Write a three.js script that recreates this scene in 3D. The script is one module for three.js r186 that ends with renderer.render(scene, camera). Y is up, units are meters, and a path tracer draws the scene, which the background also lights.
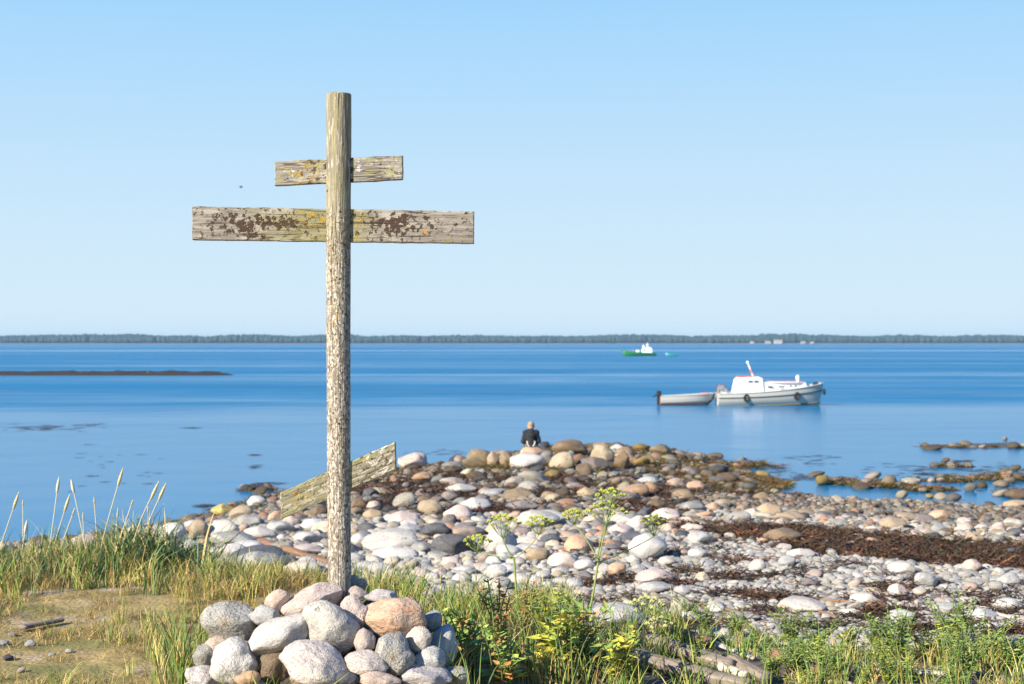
import * as THREE from 'three';
import { ImprovedNoise } from 'three/addons/math/ImprovedNoise.js';
import { mergeGeometries, mergeVertices } from 'three/addons/utils/BufferGeometryUtils.js';
import { MarchingCubes } from 'three/addons/objects/MarchingCubes.js';
import { RoundedBoxGeometry } from 'three/addons/geometries/RoundedBoxGeometry.js';

// ---------------------------------------------------------------- camera, sky, sun, exposure
const W = 1024, HH = 684, F = 1422, EYE = 4;           // focal length in pixels, eye height above the sea
const scene = new THREE.Scene();
const camera = new THREE.PerspectiveCamera(2 * Math.atan(HH / 2 / F) * 180 / Math.PI, W / HH, 0.1, 9000);
camera.position.set(0, EYE, 0);
camera.lookAt(0, EYE, -10);
camera.focus = 8.0;
camera.userData.fStop = 4;

const srgb = (v) => { v /= 255; return v <= 0.04045 ? v / 12.92 : Math.pow((v + 0.055) / 1.055, 2.4); };
const lin = (r, g, b) => [srgb(r), srgb(g), srgb(b)];
{ // clear sky: pale at the horizon, bluer with height
  const w = 64, h = 512, data = new Float32Array(w * h * 4);
  const stops = [[-90, lin(190, 215, 232)], [-8, lin(212, 233, 245)], [0, lin(214, 235, 246)], [4, lin(205, 231, 248)], [9, lin(184, 221, 249)], [14, lin(158, 209, 249)], [25, lin(100, 168, 240)], [50, lin(54, 116, 208)], [90, lin(38, 90, 184)]];
  for (let j = 0; j < h; j++) {
    const e = ((j + 0.5) / h - 0.5) * 180;
    let k = 0; while (k < stops.length - 2 && e > stops[k + 1][0]) k++;
    const [e0, c0] = stops[k], [e1, c1] = stops[k + 1], t = THREE.MathUtils.clamp((e - e0) / (e1 - e0), 0, 1);
    for (let i = 0; i < w; i++) { const o = (j * w + i) * 4; for (let c = 0; c < 3; c++) { const m0 = k ? (c1[c] - stops[k - 1][1][c]) / (e1 - stops[k - 1][0]) : 0, m1 = k < stops.length - 2 ? (stops[k + 2][1][c] - c0[c]) / (stops[k + 2][0] - e0) : 0, w2 = e1 - e0, t2 = t * t, t3 = t2 * t; data[o + c] = Math.max(0, (2 * t3 - 3 * t2 + 1) * c0[c] + (t3 - 2 * t2 + t) * w2 * m0 + (3 * t2 - 2 * t3) * c1[c] + (t3 - t2) * w2 * m1) / 1.89; } data[o + 3] = 1; }
  }
  const t = new THREE.DataTexture(data, w, h, THREE.RGBAFormat, THREE.FloatType);
  t.mapping = THREE.EquirectangularReflectionMapping; t.magFilter = t.minFilter = THREE.LinearFilter; t.needsUpdate = true;
  scene.background = t; scene.environment = t;
}
const SUN = new THREE.Vector3(-0.70, 0.50, 0.58).normalize();
const sun = new THREE.DirectionalLight(new THREE.Color(1.0, 0.92, 0.79), 5.0);
sun.position.copy(SUN).multiplyScalar(80).add(new THREE.Vector3(0, 0, -25));
sun.target.position.set(0, 0, -25);
sun.castShadow = true; sun.shadow.mapSize.set(4096, 4096); sun.shadow.radius = 1;
Object.assign(sun.shadow.camera, { left: -45, right: 45, top: 45, bottom: -45, near: 1, far: 220 });
scene.add(sun, sun.target);
const renderer = new THREE.WebGLRenderer({ antialias: true });
renderer.setSize(W, HH);
renderer.toneMapping = THREE.LinearToneMapping;
renderer.toneMappingExposure = 1.95;
renderer.shadowMap.enabled = true;
scene.fog = new THREE.FogExp2(new THREE.Color(0.42, 0.68, 1.0), 0.0001);

// ---------------------------------------------------------------- helpers
function rng(seed) { let a = seed >>> 0; return () => { a = (a + 0x6D2B79F5) >>> 0; let t = a; t = Math.imul(t ^ (t >>> 15), t | 1); t ^= t + Math.imul(t ^ (t >>> 7), t | 61); return ((t ^ (t >>> 14)) >>> 0) / 4294967296; }; }
const perlin = new ImprovedNoise();
const noise = (x, y, z = 0) => perlin.noise(x, y, z);
const fbm = (x, y, z = 0, o = 4) => { let s = 0, a = 0.5; for (let i = 0; i < o; i++) { s += a * perlin.noise(x, y, z); x = x * 2 + 7.3; y = y * 2 + 3.1; z = z * 2 + 1.7; a *= 0.5; } return s; };
const { clamp, lerp, smoothstep } = THREE.MathUtils;
const ss = (a, b, x) => a < b ? smoothstep(x, a, b) : 1 - smoothstep(x, b, a);
const taken = new Map();
function numbered(name) { const n = taken.get(name) ?? 0; taken.set(name, n + 1); return n ? name + '_' + String(n).padStart(3, '0') : name; }
function tag(o, label, category, group, kind) {
  if (label) o.userData.label = label; if (category) o.userData.category = category; if (group) o.userData.group = group; if (kind) o.userData.kind = kind;
  return o;
}
function top(o, name) { o.name = numbered(name); scene.add(o); return o; }
function mesh(name, g, m, parent) { const o = new THREE.Mesh(g, m); o.name = parent ? name : numbered(name); o.castShadow = o.receiveShadow = true; (parent ?? scene).add(o); return o; }
const at = (px, py, d) => new THREE.Vector3((px - 512) * d / F, EYE - (py - 342) * d / F, -d);
const std = (o) => new THREE.MeshStandardMaterial({ roughness: 0.85, ...o });
const rgb = (r, g, b) => new THREE.Color().setRGB(r, g, b);
function dataTex(w, h, fn, srgbSpace = true) {
  const data = new Uint8Array(w * h * 4);
  for (let j = 0; j < h; j++) for (let i = 0; i < w; i++) { const c = fn((i + 0.5) / w, (j + 0.5) / h), o = (j * w + i) * 4; for (let k = 0; k < 3; k++) data[o + k] = clamp(c[k], 0, 255); data[o + 3] = 255; }
  return texOf(data, w, h, srgbSpace);
}
function texOf(data, w, h, srgbSpace = true) {
  const t = new THREE.DataTexture(data, w, h); t.wrapS = t.wrapT = THREE.RepeatWrapping; t.magFilter = THREE.LinearFilter; t.minFilter = THREE.LinearMipmapLinearFilter; t.generateMipmaps = true;
  if (srgbSpace) t.colorSpace = THREE.SRGBColorSpace; t.needsUpdate = true; return t;
}
const mix3 = (a, b, t) => [a[0] + (b[0] - a[0]) * t, a[1] + (b[1] - a[1]) * t, a[2] + (b[2] - a[2]) * t];
// noise that repeats over the unit square: blend of four shifted copies
const tileN = (fn) => (u, v) => { const a = fn(u, v), b = fn(u - 1, v), c = fn(u, v - 1), d = fn(u - 1, v - 1); return (a * (1 - u) + b * u) * (1 - v) + (c * (1 - u) + d * u) * v; };

// ---------------------------------------------------------------- terrain
const SHORE = [[-400, -120], [-400, 14], [-120, 20], [-40, 24], [-16, 26.4], [-9.8, 27.3], [-8.4, 29], [-7.3, 31.6], [-6.5, 36], [-5.0, 41], [-3.4, 45], [-1.5, 48.5], [1, 51], [4, 52.5], [6.4, 50.5], [7.3, 47.2], [7.0, 44.2], [7.7, 40.5], [7.2, 38.4], [6.5, 36.8], [7.0, 35.2], [8.0, 35.0], [8.9, 34.1], [10.4, 33.9], [11.7, 32.4], [18, 31], [40, 30], [120, 26], [400, 14], [400, -120]];
function shoreDist(x, d) {
  let best = 1e9, inside = false;
  for (let i = 0, n = SHORE.length, j = n - 1; i < n; j = i++) {
    const ax = SHORE[j][0], ay = SHORE[j][1], bx = SHORE[i][0], by = SHORE[i][1];
    if ((ay > d) !== (by > d) && x < ((bx - ax) * (d - ay)) / (by - ay) + ax) inside = !inside;
    const vx = bx - ax, vy = by - ay, t = clamp(((x - ax) * vx + (d - ay) * vy) / (vx * vx + vy * vy), 0, 1), dx = x - ax - vx * t, dy = d - ay - vy * t, q = dx * dx + dy * dy;
    if (q < best) best = q;
  }
  return (inside ? 1 : -1) * Math.sqrt(best);
}
const ISLANDS = [[9.3, 40.2, 0.7, 0.5, 0.07], [10.3, 39.4, 0.9, 0.6, 0.1], [11.3, 38.3, 0.8, 0.4, 0.07], [12.4, 41.0, 1.0, 0.5, 0.07], [14.4, 41.6, 1.2, 0.7, 0.12], [14.2, 45.6, 0.7, 0.5, 0.07], [13.6, 37.6, 0.7, 0.4, 0.06], [17.6, 54.5, 2.2, 0.8, 0.05], [20.5, 54.0, 2.0, 0.9, 0.07], [-6.9, 38.5, 0.6, 0.5, 0.07], [7.6, 45.6, 0.9, 0.7, 0.12]];
const bankEdge = (x) => x < -3 ? 15.2 : x < 0.2 ? lerp(15.2, 13.2, (x + 3) / 3.2) : x < 2.5 ? lerp(13.2, 12.2, (x - 0.2) / 2.3) : 12.0;
function H(x, d) {
  const s = shoreDist(x, d) + 0.35 * fbm(x * 0.6, d * 0.6, 3.3, 3);
  let h = s < 0 ? Math.max(-2.5, 0.16 * s) : s < 4 ? 0.16 * s : Math.min(0.64 + 0.042 * (s - 4), 1.75);
  for (const [cx, cd, rx, rd, hh] of ISLANDS) {
    const q = ((x - cx) / rx) ** 2 + ((d - cd) / rd) ** 2;
    if (q < 4) h = Math.max(h, hh * 1.2 * (1 - q) + 0.06 * fbm(x * 1.6, d * 1.6, 9, 3));
  }
  if (s > 0) h += 0.06 * fbm(x * 0.9, d * 0.9, 1, 3) * Math.min(1, s / 3);
  const e = bankEdge(x), t = ss(e, e - 3.2, d + 0.7 * fbm(x * 0.8, 2.2, 0, 3));
  if (t > 0) {
    const b = 2.04 + 0.05 * ss(-1.6, -4, x) * ss(9, 12, d) - 0.16 * ss(0, 2.2, x) + 0.3 * ss(7.5, 2, d) + 0.09 * fbm(x * 0.9, d * 0.9, 5, 4);
    h = lerp(h, b, t);
  }
  const c = Math.hypot(x + 1.0, (d - 8.0) * 1.05);
  return h + 0.36 * ss(0.85, 0.1, c);
}
// where the ray through a pixel first meets the ground (or the sea)
function hit(px, py, from = 7) {
  const kx = (px - 512) / F, ky = (py - 342) / F;
  let prev = from;
  for (let d = from; d < 75; d += 0.3) {
    if (EYE - ky * d <= Math.max(0, H(kx * d, d))) {
      let a = prev, b = d;
      for (let i = 0; i < 7; i++) { const m = (a + b) / 2; if (EYE - ky * m <= Math.max(0, H(kx * m, m))) b = m; else a = m; }
      return b;
    }
    prev = d;
  }
  return null;
}
const toPix = (x, y, d) => [512 + F * x / d, 342 + F * (EYE - y) / d];
// drifted seaweed: how likely at a place, given its pixel and distance to the water
function weedAt(x, d, px, py) {
  const n = fbm(x * 0.55, d * 0.55, 21, 4) * 2, n2 = fbm(x * 1.5, d * 1.5, 31, 3) * 2;
  let p = 0;
  if (px > 640) { const c = 529 + (px - 690) * 0.092, hw = 4 + 5 * n + 7 * ss(690, 800, px); p = Math.max(p, ss(hw + 3, hw - 4, Math.abs(py - c)) * (0.95 + 0.3 * n2)); }
  if (px > 640 && px < 800 && py < 500) p = Math.max(p, ss(458, 466, py) * ss(500, 484, py) * ss(640, 690, px) * (0.75 + n2));
  if (px > 340 && px < 690 && py < 515 && d > 24) p = Math.max(p, ss(-0.25, 0.3, n + n2 * 0.4) * 0.8);
  if (py > 540 && px > 560 && d > 12) p = Math.max(p, ss(0.26, 0.46, fbm(x * 0.9 - d * 0.2, d * 3.0, 41, 4) * 2 + n2 * 0.35) * 0.3);
  return p;
}

// ---- ground sheet
const noiseTex = dataTex(512, 512, (() => { const f = tileN((u, v) => fbm(u * 9, v * 9, 2, 5)), g = tileN((u, v) => noise(u * 60, v * 60, 8)), h = tileN((u, v) => fbm(u * 26, v * 26, 14, 3)); return (u, v) => { const s = 228 + 56 * f(u, v) + 44 * g(u, v) + 44 * h(u, v); return [s, s, s * 0.985]; }; })());
const noiseBump = dataTex(512, 512, (() => { const f = tileN((u, v) => fbm(u * 16, v * 16, 4, 5)), g = tileN((u, v) => Math.abs(noise(u * 40, v * 40, 3))); return (u, v) => { const s = 120 + 130 * f(u, v) + 90 * g(u, v); return [s, s, s]; }; })(), false);
{
  const xs = [], ds = [];
  for (const v of [-400, -250, -150, -100, -70, -50, -38, -30, -25, -21, -18]) xs.push(v);
  for (let v = -16; v <= 20; v += 0.13) xs.push(v);
  for (const v of [21, 22, 24, 27, 31, 38, 50, 70, 100, 150, 250, 400]) xs.push(v);
  for (const v of [-120, -60, -30, -15, -8, -4, -1, 1, 3, 4.5, 5.5]) ds.push(v);
  for (let v = 6; v < 20; v += 0.11) ds.push(v);
  for (let v = 20; v < 56; v += 0.18) ds.push(v);
  for (const v of [57, 59, 62, 66, 72, 80, 95, 120, 160, 220, 300]) ds.push(v);
  const nx = xs.length, nd = ds.length, pos = new Float32Array(nx * nd * 3), uv = new Float32Array(nx * nd * 2), col = new Float32Array(nx * nd * 3), idx = [];
  for (let j = 0; j < nd; j++) for (let i = 0; i < nx; i++) {
    const x = xs[i], d = ds[j], h = H(x, d), k = j * nx + i, [px, py] = d > 3 ? toPix(x, h, d) : [x > 0 ? 900 : 100, 900];
    pos.set([x, h, -d], k * 3); uv.set([x / 1.7, d / 1.7], k * 2);
    const n = fbm(x * 1.3, d * 1.3, 61, 4), n2 = fbm(x * 4, d * 4, 71, 3), e = bankEdge(x), s = shoreDist(x, d);
    let c = mix3([0.24, 0.205, 0.155], [0.36, 0.32, 0.27], clamp(0.5 + n * 1.2 + n2, 0, 1)); c = mix3(c, mix3([0.10, 0.075, 0.045], [0.16, 0.125, 0.085], clamp(0.5 + n + n2, 0, 1)), ss(20, 27, d + 3 * n) * ss(2.2, 0.9, Math.abs(x - 1.0) / 5));       // beach gravel; damp brown on the spit, with shade between stones painted in
    if (d > 3 && px > 560) c = mix3(c, mix3([0.40, 0.37, 0.33], [0.50, 0.47, 0.43], clamp(0.5 + n2 * 2, 0, 1)), ss(560, 640, px) * ss(21, 17, d + 2 * n) * 0.8);
    const wd = weedAt(x, d, px, py); c = mix3(c, [0.06, 0.035, 0.02], clamp(wd * 1.2, 0, 0.9));
    c = mix3(c, [0.10, 0.085, 0.065], ss(1.3, 0.2, s + n * 2));                                     // wet gravel at the water
    const nn = fbm(x * 0.9, d * 2.2, 81, 4), turf = mix3(mix3(mix3([0.46, 0.33, 0.13], [0.30, 0.22, 0.075], clamp(0.5 + 1.6 * n, 0, 1)), [0.21, 0.19, 0.05], ss(0.1, 0.3, nn - 0.4 * n2)), [0.54, 0.42, 0.30], ss(0.1, 0.24, n2 * 0.6 + n - nn * 0.6));
    const soil = mix3(turf, [0.17, 0.135, 0.09], ss(-0.2, 0.8, x));
    c = mix3(c, soil, ss(e - 0.6, e - 1.8, d + n * 1.5));
    c = mix3(c, [0.075, 0.06, 0.04], ss(0.95, 0.75, Math.hypot(x + 1.0, d - 8.0) + 0.2 * n2));                  // soil under the cairn, darkened to paint in the shade between its stones
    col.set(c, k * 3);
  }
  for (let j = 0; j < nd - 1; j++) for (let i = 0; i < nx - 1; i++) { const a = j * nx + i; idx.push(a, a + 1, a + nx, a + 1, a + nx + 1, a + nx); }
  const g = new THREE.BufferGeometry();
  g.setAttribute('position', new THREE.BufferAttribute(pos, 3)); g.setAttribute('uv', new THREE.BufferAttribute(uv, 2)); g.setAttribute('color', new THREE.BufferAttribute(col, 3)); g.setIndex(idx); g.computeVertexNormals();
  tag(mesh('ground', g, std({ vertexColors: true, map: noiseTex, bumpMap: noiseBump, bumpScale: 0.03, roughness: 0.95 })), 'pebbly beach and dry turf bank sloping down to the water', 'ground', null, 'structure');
}

// ---- sea
{
  const R = 512, hgt = new Float32Array(R * R), r = rng(11), waves = [];
  for (let i = 0; i < 90; i++) { const k = Math.round(1.5 + 46 * Math.pow(r(), 1.7)), a = (r() - 0.5) * 2.0 + Math.PI / 2; waves.push([Math.round(k * Math.cos(a)), Math.round(k * Math.sin(a)), r() * 6.28, 1 / Math.pow(k, 1.05)]); }
  for (let j = 0; j < R; j++) for (let i = 0; i < R; i++) { let s = 0; for (const [a, b, p, m] of waves) s += m * Math.sin(6.28318 * (a * i + b * j) / R + p); hgt[j * R + i] = s; }
  // one map of 620 m: wind-ruffled patches and smooth slicks, calm in the shelter of the shore
  const N = 2048, SPAN = 620, data = new Uint8Array(N * N * 4), rgh = new Uint8Array(512 * 512 * 4), at2 = (i, j) => hgt[((j + R) % R) * R + ((i + R) % R)];
  const wf = tileN((u, v) => fbm(u * 4, v * 22, 17, 4)), wg = tileN((u, v) => fbm(u * 9, v * 60, 5, 3)), wh = tileN((u, v) => noise(u * 70, v * 150, 9)), PN = 512, wind = new Float32Array(PN * PN);
  for (let j = 0; j < PN; j++) for (let i = 0; i < PN; i++) { const u = (i + 0.5) / PN, v = (j + 0.5) / PN; wind[j * PN + i] = clamp(0.68 + 2.4 * wf(u, v) + 0.9 * wg(u, v) + 0.45 * wh(u, v), 0, 1) * ss(0.11, 0.165, v + 0.16 * wf(u, 0.3) + 0.05 * wg(u, v)) * 0.975 + 0.025; }
  for (let j = 0; j < N; j++) for (let i = 0; i < N; i++) {
    const w = wind[(j >> 2) * PN + (i >> 2)], K = 0.035 + 0.6 * w, a = (i * 2) % R, b = (j * 2) % R, gx = -(at2(a + 1, b) - at2(a - 1, b)) * K, gy = -(at2(a, b + 1) - at2(a, b - 1)) * K, l = Math.hypot(gx, gy, 1), o = (j * N + i) * 4;
    data[o] = 127.5 + 127.5 * gx / l; data[o + 1] = 127.5 + 127.5 * gy / l; data[o + 2] = 127.5 + 127.5 / l; data[o + 3] = 255;
  }
  for (let k = 0; k < PN * PN; k++) { rgh[k * 4] = rgh[k * 4 + 1] = rgh[k * 4 + 2] = 255 * (0.21 + 0.27 * wind[k]); rgh[k * 4 + 3] = 255; }
  const nrm = texOf(data, N, N, false), rough = texOf(rgh, PN, PN, false);
  const xs = [-7000, -2500, -800, -250, -80, 0, 80, 250, 800, 2500, 7000], ds = [-120, 0, 20, 40, 60, 90, 140, 220, 400, 800, 1600, 2900, 5000, 8500], pos = [], uv = [], idx = [];
  for (const d of ds) for (const x of xs) { pos.push(x, 0, -d); uv.push(x / 620 + 0.37, d / 620); }
  for (let j = 0; j < ds.length - 1; j++) for (let i = 0; i < xs.length - 1; i++) { const a = j * xs.length + i; idx.push(a, a + 1, a + xs.length, a + 1, a + xs.length + 1, a + xs.length); }
  const g = new THREE.BufferGeometry();
  g.setAttribute('position', new THREE.Float32BufferAttribute(pos, 3)); g.setAttribute('uv', new THREE.Float32BufferAttribute(uv, 2)); g.setIndex(idx); g.computeVertexNormals();
  const m = new THREE.MeshPhysicalMaterial({ color: rgb(0.006, 0.14, 0.285), specularIntensity: 0.5, roughness: 1, roughnessMap: rough, ior: 1.333, normalMap: nrm, normalScale: new THREE.Vector2(1, 1) });
  tag(mesh('sea', g, m), 'calm blue sea with faint ripples and smooth streaks', 'sea', null, 'structure');
}

// ---- far shore with forest and a few houses
{
  const D0 = 2850, g = new THREE.PlaneGeometry(6400, 420, 260, 12); g.rotateX(-Math.PI / 2); g.translate(0, 0, -D0 - 205);
  const p = g.attributes.position;
  const rise = (x, d) => -1 + 3 * ss(D0, D0 + 18, d) + (4 + 9 * fbm(x * 0.0022, 1, 0, 3)) * ss(D0 + 20, D0 + 220, d) + 18 * Math.max(0, fbm(x * 0.0036, 4, 3, 3)) * ss(D0 + 60, D0 + 200, d);
  for (let i = 0; i < p.count; i++) p.setY(i, rise(p.getX(i), -p.getZ(i)));
  g.computeVertexNormals();
  tag(mesh('far_shore', g, std({ color: rgb(0.2, 0.17, 0.12) })), 'low land along the horizon across the water', 'terrain', null, 'structure');
  const r = rng(5), t1 = mergeVertices(new THREE.IcosahedronGeometry(1, 1).deleteAttribute('uv').deleteAttribute('normal')), q = t1.attributes.position;
  for (let i = 0; i < q.count; i++) { const k = 1 + 0.3 * noise(q.getX(i) * 3 + 5, q.getY(i) * 3, q.getZ(i) * 3); q.setX(i, q.getX(i) * k); q.setZ(i, q.getZ(i) * k); q.setY(i, q.getY(i) * k); }
  t1.translate(0, 1, 0); t1.computeVertexNormals();
  const N = 24000, im = new THREE.InstancedMesh(t1, std({ color: 0xffffff }), N), m4 = new THREE.Matrix4(), qq = new THREE.Quaternion(), c = new THREE.Color();
  for (let i = 0; i < N; i++) {
    const x = (r() - 0.5) * 5600, d = D0 + 26 + 230 * r() * r(), h = (9 + 2.2 * r()) * (0.9 + 0.7 * fbm(x * 0.006, 8, 2, 4));
    m4.compose(new THREE.Vector3(x, rise(x, d) - 0.3, -d), qq.setFromAxisAngle(new THREE.Vector3(0, 1, 0), r() * 6), new THREE.Vector3(4.5 + 3 * r(), h * 0.66, 4.5 + 2 * r()));
    im.setMatrixAt(i, m4); im.setColorAt(i, c.setRGB(0.016 + 0.012 * r(), 0.042 + 0.02 * r(), 0.034 + 0.012 * r()));
  }
  top(im, 'far_forest'); im.castShadow = im.receiveShadow = true;
  tag(im, 'dark hazy forest lining the far shore', 'forest', null, 'stuff');
  const wall = std({ color: rgb(0.5, 0.48, 0.44) }), roof = std({ color: rgb(0.34, 0.25, 0.2) }), pane = std({ color: rgb(0.05, 0.06, 0.07), roughness: 0.2 });
  const houses = [[752, 7, 4, 'small whitish house, leftmost on the far shore'], [768, 10, 4.5, 'medium white house on the far shore left of the widest'], [778, 16, 6.5, 'widest white house on the far shore'], [803, 8, 4, 'white house on far shore right of the widest house'], [812, 6, 3.5, 'smallest whitish hut, rightmost on the far shore']];
  for (const [px, w, h, label] of houses) {
    const g0 = top(new THREE.Group(), 'shore_house'), d = D0 + 14; g0.position.set((px - 512) * d / F, 1.0, -d);
    mesh('wall', new THREE.BoxGeometry(w, h * 0.7, 7).translate(0, h * 0.35, 0), wall, g0);
    const sh = new THREE.Shape([new THREE.Vector2(-4.2, 0), new THREE.Vector2(4.2, 0), new THREE.Vector2(0, h * 0.45)]);
    mesh('roof', new THREE.ExtrudeGeometry(sh, { depth: w + 0.8, bevelEnabled: false }).translate(0, 0, -w / 2 - 0.4).rotateY(Math.PI / 2).translate(0, h * 0.702, 0), roof, g0);
    for (let k = 0; k < Math.floor(w / 4); k++) mesh('window', new THREE.BoxGeometry(1.2, 1.4, 0.1).translate((k + 0.5) * 4 - Math.floor(w / 4) * 2, h * 0.38, 3.52), pane, g0);
    tag(g0, label, 'house', 'houses on the far shore');
  }
}

// ---- low reef at the left
{
  const g = new THREE.PlaneGeometry(110, 7, 260, 22); g.rotateX(-Math.PI / 2);
  const p = g.attributes.position, D = 172;
  for (let i = 0; i < p.count; i++) {
    const x = p.getX(i) - 87, z = p.getZ(i), env = ss(-31.5, -37, x) * 0.75 + 0.25 * ss(-29, -33, x);
    const y = -0.5 + (0.95 * env * (1 - (z / 3.2) ** 2)) + 0.35 * fbm(x * 0.35, z * 0.8, 3, 4) + 0.12 * noise(x * 2.4, z * 2.4, 7);
    p.setXYZ(i, x, y, z - D);
  }
  g.computeVertexNormals();
  tag(mesh('reef', g, std({ color: rgb(0.024, 0.019, 0.012), bumpMap: noiseBump, bumpScale: 0.05 })), 'long low dark weedy reef lying in the water at left', 'reef', null, 'structure');
}
console.log('setting done');

// ---------------------------------------------------------------- stones: shapes and materials
function boxUV(g, k = 0.5) {
  const n = g.toNonIndexed(), p = n.attributes.position, uv = new Float32Array(p.count * 2), a = new THREE.Vector3(), b = new THREE.Vector3(), c = new THREE.Vector3();
  for (let i = 0; i < p.count; i += 3) {
    a.fromBufferAttribute(p, i); b.fromBufferAttribute(p, i + 1); c.fromBufferAttribute(p, i + 2);
    const f = b.clone().sub(a).cross(c.clone().sub(a)), ax = Math.abs(f.x), ay = Math.abs(f.y), az = Math.abs(f.z);
    [a, b, c].forEach((v, j) => { const [s, t] = ax > ay && ax > az ? [v.z, v.y] : ay > az ? [v.x, v.z] : [v.x, v.y]; uv[(i + j) * 2] = 0.5 + s * k; uv[(i + j) * 2 + 1] = 0.5 + t * k; });
  }
  n.setAttribute('uv', new THREE.BufferAttribute(uv, 2)); return n;
}
function stoneGeo(seed, detail, cuts, rough) {
  const r = rng(seed), ico = new THREE.IcosahedronGeometry(1, detail); ico.deleteAttribute('uv'); ico.deleteAttribute('normal');
  const g = mergeVertices(ico, 1e-4), p = g.attributes.position, v = new THREE.Vector3(), planes = [];
  for (let i = 0; i < cuts; i++) planes.push([new THREE.Vector3(r() * 2 - 1, r() * 2 - 1, r() * 2 - 1).normalize(), 0.66 + 0.28 * r()]);
  const ox = r() * 50, oy = r() * 50, hard = seed % 2 ? 0.94 : 0.72;
  for (let i = 0; i < p.count; i++) {
    v.fromBufferAttribute(p, i);
    const w = 1 + 0.26 * noise(v.x * 0.9 + ox, v.y * 0.9 + oy, v.z * 0.9) + 0.1 * noise(v.x * 2 + oy, v.y * 2, v.z * 2 + ox);
    v.multiplyScalar(w);
    for (const [n, c] of planes) { const q = v.dot(n) - c; if (q > 0) v.addScaledVector(n, -q * hard); }
    v.multiplyScalar(1 + rough * (fbm(v.x * 4 + ox, v.y * 4, v.z * 4 + oy, 3)));
    p.setXYZ(i, v.x, v.y, v.z);
  }
  g.computeBoundingBox();
  const s = g.boundingBox.getSize(new THREE.Vector3()), c = g.boundingBox.getCenter(new THREE.Vector3());
  g.translate(-c.x, -c.y, -c.z); g.scale(2 / s.x, 2 / s.y, 2 / s.z);
  g.computeVertexNormals();
  return boxUV(g);
}
const KIND = { // base colour (sRGB), speckle, mottle, band strength, everyday word
  white: { c: [216, 208, 196], d: [160, 156, 150], s: 22, b: 0, w: 'whitish' },
  pink: { c: [216, 198, 184], d: [176, 150, 136], s: 30, b: 0, w: 'pinkish' },
  grey: { c: [198, 195, 187], d: [152, 150, 146], s: 24, b: 0, w: 'pale grey' },
  dark: { c: [104, 104, 106], d: [70, 72, 77], s: 36, b: 0, w: 'dark grey' },
  tan: { c: [184, 165, 137], d: [142, 124, 99], s: 26, b: 0, w: 'tan' },
  brown: { c: [136, 116, 92], d: [96, 82, 64], s: 26, b: 0, w: 'brown' },
  cream: { c: [214, 202, 178], d: [178, 160, 130], s: 18, b: 0, w: 'cream' },
  orange: { c: [214, 184, 156], d: [192, 134, 100], s: 24, b: 0, w: 'orange' },
  mauve: { c: [150, 140, 134], d: [112, 103, 100], s: 24, b: 0, w: 'mauve grey' },
  yellow: { c: [196, 170, 102], d: [164, 136, 76], s: 22, b: 0, w: 'yellowish' },
  banded: { c: [222, 212, 204], d: [138, 132, 130], s: 36, b: 1, w: 'banded grey' },
  granite: { c: [180, 175, 164], d: [122, 120, 112], s: 64, b: 0, w: 'speckled grey' },
};
const stoneBump = dataTex(256, 256, (u, v) => { const s = 128 + 110 * fbm(u * 14, v * 14, 5, 4) + 40 * noise(u * 70, v * 70, 2); return [s, s, s]; }, false);
let ks = 0;
for (const k of Object.values(KIND)) {
  const o = ++ks * 11.3;
  k.map = dataTex(256, 256, (u, v) => {
    let m = clamp(0.35 + 1.1 * fbm(u * 3 + o, v * 3, o, 5), 0, 1);
    if (k.b) m = clamp(m * 0.75 + 0.42 * ss(0.1, 0.45, fbm(u * 2 + v * 0.6 + o, (v + u * 0.3) * 21, o, 4) + 0.12) , 0, 1);
    let c = mix3(k.c, k.d, m * 0.8);
    const sp = noise(u * 58 + o, v * 58, 3) + 0.7 * noise(u * 26, v * 26 + o, 7);
    const s = sp < -0.30 ? -k.s * Math.min(2, (-sp - 0.3) * 4) : sp > 0.35 ? k.s * 0.6 * Math.min(1.5, (sp - 0.35) * 4) : 0;
    const st = ss(0.22, 0.42, fbm(u * 2.2 + 9, v * 2.2 + o, o + 4, 4));                 // rusty and grey stains
    c = mix3(c, [c[0] * 0.95, c[1] * 0.84, c[2] * 0.70], st * 0.6);
    const cr = ss(0.2, 0.32, fbm(u * 6 + o, v * 6, o + 15, 4)) * ss(0.0, 0.2, fbm(u * 1.6, v * 1.6 + o, o + 19, 2)); c = mix3(c, [70, 68, 60], cr * 0.6);   // dark crusts
    const vein = ss(0.03, 0.0, Math.abs(fbm(u * 1.7 + o, v * 1.7, o + 9, 4))) * (0.35 + 0.5 * ss(0, 0.3, noise(u * 2, v * 2, o)));
    return [c[0] + s - 40 * vein, c[1] + s - 40 * vein, c[2] + s - 36 * vein];
  });
  k.mats = [0, 1, 2, 3, 4].map((i) => std({ map: k.map, color: [rgb(0.9, 0.9, 0.9), rgb(0.76, 0.76, 0.77), rgb(0.86, 0.82, 0.77), rgb(0.60, 0.56, 0.51), rgb(0.48, 0.46, 0.42)][i], bumpMap: stoneBump, bumpScale: 0.015, roughness: 0.9 }));
}
const STONES = [], FINE = [];
for (let i = 0; i < 14; i++) STONES.push(stoneGeo(100 + i * 7, 5, 5 + (i % 4) * 3 + (i % 2) * 3, 0.08));
for (let i = 0; i < 10; i++) FINE.push(stoneGeo(500 + i * 13, 9, 4 + (i % 4) * 2, 0.06));
const COBBLE = []; for (let i = 0; i < 6; i++) COBBLE.push(stoneGeo(900 + i * 17, 2, 7 + (i % 3) * 3, 0.08));
console.log('stones shaped');

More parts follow.
